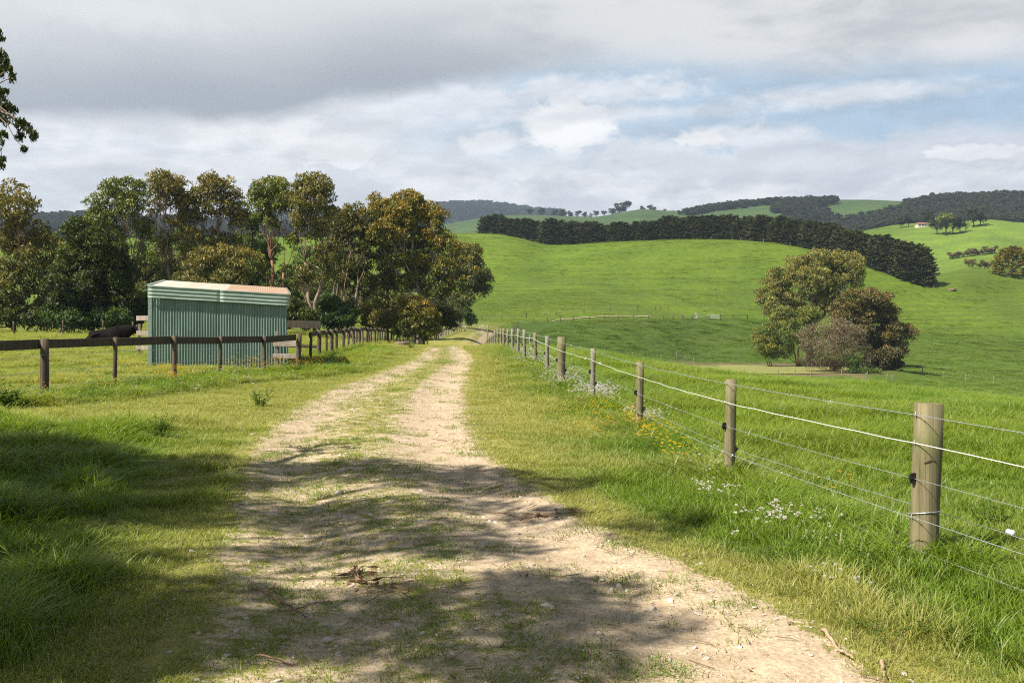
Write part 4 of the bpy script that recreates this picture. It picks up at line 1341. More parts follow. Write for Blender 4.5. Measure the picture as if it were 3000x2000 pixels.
# ---- the dark rail fence on the left
def rail_fence(name, label, pts, mat_post='old_post', rail_h=.17, rail_z=-.03, wires=(.55, .2), every=1, rail=True, wmat='wire', off=(.0, .12), group=None, wr=.006, rail_mat='old_wood', lean_amp=.03):
    root = empty(name, (pts[0][0], pts[0][1], hz1(pts[0][0], pts[0][1])), label, 'fence', group)
    o = np.array(root.location)
    tops = []
    for i, (x, y, h, r) in enumerate(pts):
        z = hz1(x, y); b = np.array([x, y, z]); t = b + np.array([rng.normal(.02, lean_amp), rng.normal(0, .02), h])
        post_obj(root, t, b, r, mat_post, org=o, n=10)
        tops.append((b, t, r))
    if rail:
        for i in range(len(tops) - 1):
            b0, t0, r0 = tops[i]; b1, t1, r1 = tops[i + 1]
            d = (t1 - t0)[:2]; d = d / np.linalg.norm(d)
            n_ = np.array([-d[1], d[0], 0]) ;
            if np.dot(n_[:2], np.array([-b0[0], -b0[1]])) > 0: n_ = -n_
            a = Acc()
            e0 = t0 + n_ * (r0 + .02) + np.array([0, 0, rail_z - rail_h / 2 + rng.normal(0, .008)]) - np.append(d, 0) * .03
            e1 = t1 + n_ * (r1 + .02) + np.array([0, 0, rail_z - rail_h / 2 + rng.normal(0, .008)]) - np.append(d, 0) * .045
            a.beam(e0 - e0, e1 - e0, .04, rail_h * rng.uniform(.93, 1.05), jit=.004)
            r_ = a.build('rail', M[rail_mat], root, bevel=.006)
            r_.location = e0 - o
    for hh in wires:
        a = Acc()
        barbed(a, [b * (1 - hh) + t * hh - o + np.array([.02, -r - .005, 0]) for b, t, r in tops], wr, .2, False, .03, .004, 6)
        a.build('wire', M[wmat], root)
    return root


def gp(px, Y):
    return ((px - 1500) / FPX * Y, Y)


L1 = [(-10.6, 13.9, 1.2, .075), (-10.1, 17.0, 1.18, .07), (*gp(130, 20.1), 1.16, .088), (*gp(334, 22.7), 1.14, .05), (*gp(510, 25.2), 1.14, .062), (*gp(643, 27.2), 1.12, .048), (*gp(774, 29.6), 1.12, .058), (*gp(873, 31.3), 1.14, .085)]
rail_fence('rail_fence', 'dark rail fence with two wires running in front of the green shed', L1, rail_h=.19, wires=(.44, .72, .17), wr=.0045, rail_z=-.02)
px_y = ([908, 934, 971, 1005, 1052, 1097, 1131, 1151, 1206, 1248], [37, 40.5, 44, 50, 60, 72, 87, 98, 112, 122])
L2 = []
for q, (px, r) in enumerate([(873, .085), (908, .055), (934, .09), (956, .055), (971, .085), (985, .075), (1005, .075), (1020, .055), (1034, .085), (1043, .06), (1052, .09), (1063, .06), (1072, .085), (1080, .06), (1086, .07), (1098, .08), (1104, .06), (1112, .08),
                              (1118, .06), (1123, .08), (1128, .07), (1133, .08), (1138, .07), (1144, .08), (1150, .09), (1160, .08), (1170, .1), (1179, .08), (1188, .1), (1197, .08), (1206, .1), (1214, .08), (1222, .12), (1229, .08), (1237, .09), (1243, .09), (1248, .1)]):
    Y = np.interp(px, [873] + px_y[0], [31.3] + px_y[1])
    L2.append((*gp(px, Y), 1.13 + rng.normal(0, .015), r))
rail_fence('rail_fence', 'long rail fence of closely set rough posts along the left verge', L2[1:], rail_h=.19, wires=(.4,), wr=.007, lean_amp=.06, mat_post='old_post')
L3 = []
for px in [1273, 1279, 1285, 1291, 1297, 1303, 1308, 1313, 1323, 1330, 1335, 1340, 1345, 1351]:
    Y = np.interp(px, [1273, 1351], [119, 137])
    L3.append((*gp(px, Y), 1.12, .085))
rail_fence('rail_fence', 'short pale rail fence by the metal gates where the track dips', L3, mat_post='post_grey', rail_mat='grey_board', wires=(.5,), wr=.01)


# ---- boards beside the shed
def board_panel(name, label, ends, rails, postz, mat='grey_board', pr=.06, group=None):
    (x0, y0), (x1, y1) = ends
    g0 = hz1(x0, y0); g1 = hz1(x1, y1)
    root = empty(name, (x0, y0, g0), label, 'fence', group)
    for (zc, h) in rails:
        a = Acc(); a.beam((0, 0, zc), (x1 - x0, y1 - y0, zc + (g1 - g0)), .045, h, jit=.004)
        a.build('board', M[mat], root, bevel=.005)
    for s in postz:
        a = Acc(); a.box(((x1 - x0) * s, (y1 - y0) * s + .07, .55), (.09, .09, rails[0][0] * 2 + .1 if False else 1.3), rz=.25, jit=.004)
        a.build('post', M[mat], root, bevel=.005)
    return root


board_panel('yard_fence', 'three pale boards of a yard panel sticking out left of the shed', (gp(400, 37.5), gp(448, 37.2)), [(1.42, .18), (.86, .17), (.32, .14)], [.12])
board_panel('yard_fence', 'three weathered boards on a post between the shed and the fence corner', (gp(800, 31.6), gp(868, 31.45)), [(.82, .18), (.42, .13), (.04, .12)], [.14])
board_panel('yard_fence', 'heavy dark board above a thinner one, behind the fence right of the shed', (gp(800, 41), gp(940, 40.9)), [(1.32, .30), (.42, .12)], [.95], mat='old_wood')

# ------------------------------------------------------------------ the shed
m, g = new_mat('green_corrugated_paint')
tc = g.node('ShaderNodeTexCoord').outputs['Object']
n = g.noise(g.mapping(tc, (3, 3, .5)), 1.3, 5, .6); n2 = g.noise(tc, 14, 4, .7)
c = g.mix(g.ramp01(n, .3, .7), (.125, .195, .16), (.185, .26, .22))
c = g.mix(g.math('MULTIPLY', g.ramp01(n2, .62, .74), .35), c, (.32, .38, .32))
sep = g.node('ShaderNodeSeparateXYZ'); g.l.new(tc, sep.inputs[0])
c = g.mix(g.math('MULTIPLY', g.ramp01(sep.outputs[2], .3, .0), g.ramp01(n2, .4, .6)), c, (.10, .14, .09))
finish(g, c, .45, None, .4)
M['shed_green'] = m
m, g = new_mat('pale_green_trim')
tc = g.node('ShaderNodeTexCoord').outputs['Object']
n = g.noise(g.mapping(tc, (2, 2, 9)), 1.5, 5, .6)
c = g.mix(g.ramp01(n, .3, .7), (.20, .275, .235), (.29, .37, .32))
c = g.mix(g.ramp01(g.noise(tc, 7, 4, .7), .66, .76), c, (.28, .2, .1))
finish(g, c, .45, None, .4)
M['shed_trim'] = m
m, g = new_mat('rusting_roof_sheet')
tc = g.node('ShaderNodeTexCoord').outputs['Object']
sep = g.node('ShaderNodeSeparateXYZ'); g.l.new(tc, sep.inputs[0])
n = g.noise(g.mapping(tc, (.8, 7, 1)), 1.2, 7, .7, .5); n2 = g.noise(g.mapping(tc, (.8, 1.5, 1)), 1.0, 4)
pale = g.mix(g.ramp01(n, .35, .6), (.47, .40, .30), (.54, .50, .42))
rust = g.mix(g.ramp01(n, .38, .66), (.46, .38, .28), (.36, .14, .05))
rw = g.ramp01(sep.outputs[0], 2.22, 2.26)
c = g.mix(rw, pale, rust)
c = g.mix(g.math('MULTIPLY', g.ramp01(sep.outputs[0], 1.1, .5), g.ramp01(n2, .45, .55)), c, (.62, .58, .50))
finish(g, c, .7, None, .3)
M['roof'] = m

SL = np.array([-11.2, 30.9]); u = np.array([.970, .243]); v = np.array([-.243, .970])
SW, SD = 4.10, 5.4
zb = hz1(*SL)
shed = empty('green_shed', (SL[0], SL[1], zb), 'green corrugated iron shed with a rust-stained roof behind the rail fence', 'shed')
shed.rotation_euler.z = math.atan2(u[1], u[0])
# local frame: x along the front, y to the back, z up


def roof_z(x, y):
    return 2.24 - .235 * x / SW + (.37 / SD) * y


def corr_wall(x0, y0, x1, y1, pitch=.083, amp=.017, z0=-.12, dent=True, top=None):
    L = math.hypot(x1 - x0, y1 - y0); n = int(L / pitch * 8)
    s = np.linspace(0, 1, n + 1)
    nn = np.array([y1 - y0, -(x1 - x0)]) / L
    X = x0 + (x1 - x0) * s; Y = y0 + (y1 - y0) * s
    off = amp * np.cos(s * L / pitch * 2 * math.pi)
    rows = []
    zt = np.array([roof_z(a, b) for a, b in zip(X, Y)]) - .03
    K = 14
    for k in range(K + 1):
        f = k / K
        z = z0 + (zt - z0) * f
        dn = (vnoise(s * L * 1.6, f * 3.0 + 0 * s, 5) * .028 + vnoise(s * L * 7, f * 7 + 0 * s, 6) * .006) * (1 if dent else 0)
        bend = .10 * (1 - f) ** 2 * sstep(.93, 1.0, s) if dent else 0
        o = off + dn
        rows.append(np.stack([X + nn[0] * o + bend, Y + nn[1] * o, z], 1))
    V = np.concatenate(rows); m_ = n + 1
    i = np.arange(K)[:, None] * m_ + np.arange(n)[None]
    q = np.stack([i, i + 1, i + m_ + 1, i + m_], -1).reshape(-1, 4)
    a = Acc(); a.add(V, {4: q})
    return a


corr_wall(0, 0, SW, 0).build('wall', M['shed_green'], shed, True)['label'] = 'dented green corrugated front wall'
corr_wall(0, SD, 0, 0.03, dent=False).build('wall', M['shed_green'], shed, True)
corr_wall(SW, 0.03, SW, SD, dent=False).build('wall', M['shed_green'], shed, True)
for (xx, x_1) in ((-.08, SW / 2 - .01), (SW / 2 - .04, SW + .1)):
    X = np.linspace(xx, x_1, 60); Yv = np.linspace(-.10, SD + .1, 6)
    a = Acc()
    dz = .006 if xx > 0 else 0
    Vt = np.array([[x, y, roof_z(x, y) + .275 + .004 * math.cos(x / .076 * 6.28) + dz] for y in Yv for x in X])
    Vb = Vt - np.array([0, 0, .02])
    m_ = len(X); i = np.arange(5)[:, None] * m_ + np.arange(m_ - 1)[None]
    q = np.stack([i, i + 1, i + m_ + 1, i + m_], -1).reshape(-1, 4)
    nV = len(Vt)
    side = []
    for k in range(m_ - 1): side += [[k + 1, k, nV + k, nV + k + 1], [5 * m_ + k, 5 * m_ + k + 1, nV + 5 * m_ + k + 1, nV + 5 * m_ + k]]
    for k in range(5): side += [[k * m_, (k + 1) * m_, nV + (k + 1) * m_, nV + k * m_], [(k + 1) * m_ + m_ - 1, k * m_ + m_ - 1, nV + k * m_ + m_ - 1, nV + (k + 1) * m_ + m_ - 1]]
    a.add(np.concatenate([Vt, Vb]), {4: np.concatenate([q, q[:, ::-1] + nV, np.array(side)])})
    o = a.build('roof_sheet', M['roof'], shed)
    o['label'] = 'rust-orange right roof sheet' if xx > 0 else 'pale left roof sheet'
# fascia of two lengths, ribbed lengthwise; barge capping
for (xa, xb) in ((-.09, SW / 2 + .02), (SW / 2, SW + .11)):
    prof = [(0, .285), (-.115, .283), (-.135, .27), (-.135, .255)]
    K = 40
    for k in range(K + 1):
        z = .25 - .34 * k / K
        prof.append((-.118 - .010 * math.cos(k / K * 3 * 2 * math.pi), z))
    prof.append((-.07, -.1))
    X = np.linspace(xa, xb, 14)
    lift = .004 if xa > 0 else 0
    V = np.array([[x, p[0] - lift, roof_z(x, 0) + p[1] + .002 * math.sin(x * 5)] for p in prof for x in X])
    m_ = len(X); i = np.arange(len(prof) - 1)[:, None] * m_ + np.arange(m_ - 1)[None]
    a = Acc(); a.add(V, {4: np.stack([i, i + m_, i + m_ + 1, i + 1], -1).reshape(-1, 4)})
    o = a.build('fascia', M['shed_trim'], shed, True)
    sm = o.modifiers.new('thick', 'SOLIDIFY'); sm.thickness = .003
a = Acc(); a.beam((-.11, -.1, roof_z(0, 0) + .295), (-.11, SD + .1, roof_z(0, SD) + .295), .1, .02); a.beam((-.155, -.1, roof_z(0, 0) + .22), (-.155, SD + .1, roof_z(0, SD) + .22), .006, .15)
a.build('barge_capping', M['shed_trim'], shed)
a = Acc(); a.beam((SW + .13, -.1, roof_z(SW, 0) + .23), (SW + .13, SD + .1, roof_z(SW, SD) + .23), .006, .14)
a.build('barge_capping', M['shed_trim'], shed)
a = Acc(); a.box((-.03, -.026, 1.0), (.10, .012, 2.3)); a.box((-.085, .05, 1.0), (.012, .13, 2.3))
a.build('corner_flashing', M['shed_trim'], shed)
a = Acc()
for x in (0.1, SW * .5, SW - .1):
    for y in (.12, SD - .12): a.box((x, y, .9), (.09, .09, 2.0))
a.build('frame', M['old_wood'], shed)

# ------------------------------------------------------------------ the bull lying behind the fence
m, g = new_mat('black_hide')
tc = g.node('ShaderNodeTexCoord').outputs['Object']
n = g.noise(tc, 6, 4, .6)
finish(g, g.mix(n, (.004, .0035, .004), (.011, .008, .007)), .8, g.bump(n, .3, .03), .08)
M['hide'] = m


def skin_body(name, nodes, edges, mat, parent=None, levels=2):
    me = bpy.data.meshes.new(name)
    me.from_pydata([n[:3] for n in nodes], edges, [])
    o = obj(name, me, parent)
    me.materials.append(mat)
    sk = o.modifiers.new('skin', 'SKIN'); sk.use_smooth_shade = True
    for i, n_ in enumerate(nodes):
        d = me.skin_vertices[0].data[i]; d.radius = (n_[3], n_[4] if len(n_) > 4 else n_[3]); d.use_root = (i == 0)
    ss = o.modifiers.new('sub', 'SUBSURF'); ss.levels = levels; ss.render_levels = levels
    return o


# head to the right, lying with folded legs, seen side on
bx, by = gp(322, 49)
bz = hz1(bx, by)
bull = [(-.45, 0, .40, .36, .34), (-.05, 0, .44, .38, .38), (.35, 0, .50, .38, .40), (.62, 0, .60, .30, .36), (.86, -.02, .70, .23, .27), (1.04, -.05, .72, .17, .17), (1.20, -.09, .62, .12, .13), (1.33, -.12, .50, .095, .09), (-.85, 0, .32, .28, .30), (-1.08, 0, .24, .14, .18),
        (.48, -.26, .20, .15, .15), (.80, -.38, .09, .08, .08), (.52, -.40, .06, .06, .06), (.48, .26, .20, .15, .15), (.82, .36, .09, .08, .08), (.56, .40, .06, .06, .06),
        (-.72, -.34, .20, .17, .20), (-.30, -.46, .12, .09, .09), (-.62, -.52, .06, .06, .06), (-.30, -.56, .05, .05, .05), (-.72, .34, .20, .17, .20), (-.30, .44, .12, .08, .08)]
be = [(0, 1), (1, 2), (2, 3), (3, 4), (4, 5), (5, 6), (6, 7), (0, 8), (8, 9), (2, 10), (10, 11), (11, 12), (2, 13), (13, 14), (14, 15), (8, 16), (16, 17), (17, 18), (18, 19), (8, 20), (20, 21)]
b = skin_body('bull', bull, be, M['hide'])
b.scale = (1.12, 1.12, 1.12); b.location = (bx, by, bz - .02); b.rotation_euler.z = .12
tag(b, 'black bull lying down in the paddock, head to the right, left of the shed', 'bull')
for s in (-1, 1):
    a = Acc()
    th = np.linspace(0, 2 * math.pi, 9)[:-1]
    c0 = np.array([1.0, -.05 + s * .16, .80])
    t_ = np.array([-.05, s * .2, -.02])
    ring = [c0 + np.array([.06 * math.cos(q), 0, .05 * math.sin(q)]) for q in th]
    rng2 = [c0 + t_ * .6 + np.array([.07 * math.cos(q), 0, .02 * math.sin(q)]) for q in th]
    V = np.array(ring + rng2 + [c0 + t_ * 1.15])
    a.add(V, {4: [[k, (k + 1) % 8, 8 + (k + 1) % 8, 8 + k] for k in range(8)], 3: [[8 + k, 8 + (k + 1) % 8, 16] for k in range(8)]})
    a.build('ear', M['hide'], b, True)
a = Acc(); a.tube(spline((-1.16, 0, .30), (-1.1, -.3, .02), (-.2, -.1, 0), 7), [.035, .028, .025, .022, .02, .03, .012], 7)
a.build('tail', M['hide'], b, True)

# ------------------------------------------------------------------ trough, gates and distant fences
tx, ty = gp(1180, 63)
tz = hz1(tx, ty)
root = empty('concrete_trough', (tx, ty, tz), 'low round concrete water trough at the foot of the long rail fence', 'trough')
a = Acc(); th = np.arange(32) / 32 * 2 * math.pi
rg = [(.40, -.1), (.47, .20), (.47, .24), (.41, .24), (.38, .12)]
V = np.array([[r * math.cos(t), r * math.sin(t), z] for r, z in rg for t in th])
a.add(V, {4: [[k * 32 + j, k * 32 + (j + 1) % 32, (k + 1) * 32 + (j + 1) % 32, (k + 1) * 32 + j] for k in range(4) for j in range(32)]})
a.build('rim', M['concrete'], root, True)
a = Acc(); V = np.array([[.37 * math.cos(t), .37 * math.sin(t), .2] for t in th] + [[0, 0, .2]])
a.add(V, {3: [[j, (j + 1) % 32, 32] for j in range(32)]}); a.build('water', M['hide'], root)


def metal_gate(name, label, a0, a1, z0, h=1.15, brace=True, bars=5, mat='galv', posts=True, r=.022):
    (x0, y0), (x1, y1) = a0, a1
    root = empty(name, (x0, y0, z0), label, 'gate')
    d = np.array([x1 - x0, y1 - y0, 0.0])
    a = Acc()
    c = [np.zeros(3) + (0, 0, .12), d + (0, 0, .12), d + (0, 0, h), np.array([0, 0, h])]
    for k in range(4): a.tube([c[k], c[(k + 1) % 4]], r, 8)
    a.build('gate_frame', M[mat], root, True)
    for k in range(1, bars):
        z = .12 + (h - .12) * k / bars
        b_ = Acc(); b_.tube([np.array([0, 0, z]), d + (0, 0, z)], r * .55, 6); b_.build('bar', M[mat], root, True)
    if brace:
        b_ = Acc(); b_.tube([np.array([0, 0, .12]), d * .5 + (0, 0, h)], r * .7, 6); b_.tube([d * .5 + (0, 0, h), d + (0, 0, .12)], r * .7, 6)
        b_.build('brace', M[mat], root, True)
    else:
        b_ = Acc(); b_.tube([d * .64 + (0, 0, .12), d * .64 + (0, 0, h)], r * .8, 6); b_.build('upright', M[mat], root, True)
    if posts:
        for s in (-.03, 1.03):
            b_ = Acc(); pole(b_, d * s + (0, 0, -.3), d * s + (0, 0, h + .12), .08); b_.build('gate_post', M['post_grey'], root, True)
    return root


z_ = hz1(*gp(1395, 134))
metal_gate('metal_gate', 'open galvanised gate standing beside the track at the dip, with one upright', gp(1364, 136), gp(1427, 132), z_ + .02, 1.15, False, 4, r=.02)
z_ = hz1(*gp(1320, 146))
metal_gate('metal_gate', 'long galvanised gate behind the short pale rail fence', gp(1290, 143), gp(1351, 146), z_ + .25, 1.15, False, 4, r=.02)
z_ = hz1(*gp(1520, 84))
metal_gate('metal_gate', 'galvanised gate with a vee brace half hidden behind the roadside fence', gp(1488, 82), gp(1551, 86), z_ + .15, 1.3, True, 5, r=.022)
Yg_ = 231
z_ = hz1(*gp(2060, Yg_))
metal_gate('metal_gate', 'galvanised gate with a vee brace at the foot of the green hill', gp(2036, Yg_ - 1), gp(2077, Yg_), z_ + .05, 1.2, True, 5, r=.03)


def find_y(px, py_top, h, Y0, lo=60, hi=300):
    best = None
    Ys = np.arange(lo, hi, 1.0)
    x = (px - 1500) / FPX * Ys
    e = hgt(x, Ys) + h - zs(Ys, py_top)
    sgn = np.where(np.diff(np.sign(e)) != 0)[0]
    if len(sgn) == 0: return Y0
    return float(Ys[sgn[np.argmin(np.abs(Ys[sgn] - Y0))]])


def wire_fence(name, label, pts, r=.07, h=1.15, mat='post_grey', wires=(.9, .55, .2), wr=.0035, rail=False, cat='fence', wmat='wire'):
    root = empty(name, (*pts[0][:2], hz1(*pts[0][:2])), label, cat)
    o = np.array(root.location); tops = []
    for (x, y) in pts:
        hh = h * rng.uniform(.93, 1.07)
        b = np.array([x, y, hz1(x, y)]); t = b + np.array([rng.normal(0, .03), 0, hh])
        post_obj(root, t, b, r * rng.uniform(.8, 1.2), mat, org=o, n=8)
        tops.append((b, t))
    for hh in wires:
        a = Acc(); barbed(a, [b * (1 - hh) + t * hh - o for b, t in tops], wr, .2, False, .01, 0, 3); a.build('wire', M[wmat], root)
    if rail:
        a = Acc()
        for (b0, t0), (b1, t1) in zip(tops[:-1], tops[1:]): a.beam(t0 - o - (0, 0, .12), t1 - o - (0, 0, .12), .08, .14)
        a.build('rail', M[mat], root)
    return root


pv = [(1700, 1013), (1771, 1019), (1854, 1026), (1937, 1036), (2007, 1039), (2032, 1049)]
wire_fence('valley_fence', 'wire fence of thin posts stepping down the valley towards the pond', [gp(px, find_y(px, py, 1.15, 150)) for px, py in pv])
pv = [(1982, 1026), (2078, 1026), (2168, 1020)]
wire_fence('valley_fence', 'three posts of a wire fence on the slope behind the pond', [gp(px, Y) for px, Y in ((1982, 186), (2078, 190), (2168, 194))])
pv = [(2100, 1060), (2182, 1064), (2279, 1071), (2330, 1080), (2376, 1083), (2466, 1093), (2538, 1102), (2599, 1108), (2614, 1108)]
wire_fence('pond_fence', 'wire fence passing in front of the pond and its clump of trees', [gp(px, 139 + (px - 2100) * .006) for px, py in pv], h=1.25)
wire_fence('pond_rail', 'dark post and rail stub right of the pond clump, above its shadow', [gp(2643, 168), gp(2703, 170)], mat='old_wood', wires=(), rail=True, r=.08)
wire_fence('valley_fence', 'three widely spaced posts on the lower slope at the right edge', [gp(2763, find_y(2763, 1089, 1.15, 160)), gp(2829, find_y(2829, 1095, 1.15, 160)), gp(2911, find_y(2911, 1103, 1.15, 158)), gp(3040, 156)])
wire_fence('paddock_rail', 'short post and rail length behind the roadside fence\'s middle posts', [gp(1552, 86), gp(1625, 84)], mat='post_grey', wires=(), rail=True, r=.09)
YF = lambda px: float(np.interp(px, [1350, 1564, 1700, 1900, 2100, 2500, 3000], [190, 202, 208, 220, 236, 246, 252]))
wire_fence('track_fence', 'wire fence on the near side of the far track below the green hill', [gp(p_, Y) for p_, Y in ((1482, 150), (1491, 158), (1499, 165), (1507, 174), (1513, 182), (1517, 190))] +
           [gp(p_, YF(p_) - 2) for p_ in (1564, 1604, 1642, 1680, 1726, 1770, 1812, 1856, 1900, 1944, 1972, 2000, 2028)], mat='old_post', r=.085)
wire_fence('hillside_fence', 'wire fence on the hill side of the far track', [gp(p_, 204) for p_ in (1412, 1470)] + [gp(p_, YF(p_) + 12) for p_ in (1542, 1629, 1711, 1789, 1867, 1921, 1934, 1957)], mat='old_post', r=.085)
# boards right of the far gate
x0, y0 = gp(2078, Yg_); x1, y1 = gp(2108, Yg_ + 1)
z0_ = hz1(x0, y0)
root = empty('board_fence', (x0, y0, z0_), 'two white boards between the far gate and the dark rails', 'fence')
for k, zz in enumerate((.45, 1.0)):
    a = Acc(); a.beam((0, 0, zz), (x1 - x0, y1 - y0, zz), .05, .26); a.build('board', M['white_board'], root)
for s in (0, 1):
    a = Acc(); a.box(((x1 - x0) * s, .1, .6), (.12, .12, 1.5)); a.build('post', M['old_wood'], root)
wire_fence('yard_rails', 'dark timber rails right of the white boards at the foot of the hill', [gp(2110, Yg_ + 2), gp(2148, Yg_ + 4), gp(2190, Yg_ + 7)], mat='old_wood', wires=(), rail=True, r=.1, h=1.0)
# fence along the foot of the windbreak, and the hedge-foot posts
wire_fence('windbreak_fence', 'sparse posts along the foot of the hilltop windbreak', [gp(p_, float(cinterp(STG[9]['Y'], np.array([float(p_)]))[0]) - 3) for p_ in (2084, 2145, 2171, 2237, 2315, 2388, 2456, 2532, 2602, 2672, 2737)], mat='post_grey', wires=(), r=.09)
wire_fence('tree_line_fence', 'low wire fence in front of the left row of gums', [gp(p_, 66) for p_ in (-60, 40, 183, 300, 390)], mat='old_post', r=.06, h=1.0, wr=.0022, wires=(.9, .5), wmat='old_wood')
# stone ring on the slope
x, y = gp(2790, 262)
for Yt in np.arange(230, 330, 1.0):
    if hz1((2790 - 1500) / FPX * Yt, Yt) >= zs(Yt, 850): x, y = gp(2790, Yt); break
a = Acc()
for k in range(11):
    t = k / 11 * 6.28
    a.box((.9 * math.cos(t), .9 * math.sin(t), .2), (.55, .4, .5), rz=t + 1.57, jit=.05)
a.tube([(0, 0, -.1), (0, 0, .45)], .75, 14)
o = a.build('stone_trough', M['concrete']); o.location = (x, y, hz1(x, y)); tag(o, 'round stone trough on a bare patch of the right-hand slope', 'trough')


# distant buildings
def house(name, label, px, py, Y, w, d, h, rz, wall, roofc, pitch=.35):
    if Y < 700: Y = ray_y(px, py, 480, 690)
    x, y = gp(px, Y); z = hz1(x, y)
    root = empty(name, (x, y, z), label, 'house'); root.rotation_euler.z = rz
    a = Acc(); a.box((0, 0, h / 2 - .5), (w, d, h + 1)); a.build('wall', wall, root)
    a = Acc(); e = .5
    V = np.array([[-w / 2 - e, -d / 2 - e, h], [w / 2 + e, -d / 2 - e, h], [w / 2 + e, d / 2 + e, h], [-w / 2 - e, d / 2 + e, h], [-w / 2 - e + d * .3, 0, h + d * pitch], [w / 2 + e - d * .3, 0, h + d * pitch]])
    a.add(V, {4: [[0, 1, 5, 4], [2, 3, 4, 5]], 3: [[1, 2, 5], [3, 0, 4], [0, 3, 2], [0, 2, 1]]}); a.build('roof', roofc, root)
    for s in (-.3, .02, .3):
        a = Acc(); a.box((w * s, -d / 2 - .02, h * .5), (w * .12, .06, h * .45)); a.build('window', M['hide'], root)
    return root


cream = plain('cream_wall', (.62, .58, .50), .8, 0, .2, .1, 2); tin = plain('tin_roof', (.55, .56, .56), .5, .2, .4, .1, 2); redroof = plain('red_brown_roof', (.40, .20, .13), .7, 0, .3, .15, 2)
house('farm_house', 'pale farm house with a reddish roof beside the grove on the middle ridge', 2699, 665, 652, 6.5, 4, 1.9, .1, cream, redroof, .2)
house('ridge_house', 'small white house among trees on the far skyline', 2238, 598, 1310, 15, 9, 4, .4, cream, redroof)
house('ridge_shed', 'pale green-grey shed on the bare skyline at right', 2677, 594, 1320, 16, 9, 4, -.2, plain('faded_green_wall', (.25, .32, .26), .8, 0, .2, .1, 2), tin)

# pond
m, g = new_mat('duckweed_pond')
pos = g.node('ShaderNodeNewGeometry').outputs['Position']
n = g.noise(g.mapping(pos, (.16, .07, 1)), 1.0, 5, .6, .5); n2 = g.noise(pos, 2.2, 4, .7)
w_ = g.ramp01(n, .64, .68)
weed = g.mix(g.ramp01(n2, .35, .65), (.17, .19, .045), (.27, .26, .07))
base = g.mix(w_, weed, (.03, .04, .045))
b_ = finish(g, base, g.ramp01(n, .63, .67, True, .75, .06), None, .5)
th = np.arange(72) / 72 * 2 * math.pi
rr = 15.5 * (1 + .12 * np.sin(th * 2 + .5) + .07 * np.sin(th * 5) + .04 * np.sin(th * 9 + 1))
V = np.array([[38 + r * 1.15 * math.cos(t), 161.5 + r * .98 * math.sin(t), -6.3] for r, t in zip(rr, th)] + [[38, 161.5, -6.3]])
me = np_mesh('pond', V, [np.array([[j, (j + 1) % 72, 72] for j in range(72)])], m)
tag(obj('pond', me), 'duckweed-covered pond below the clump of gums', kind='structure')


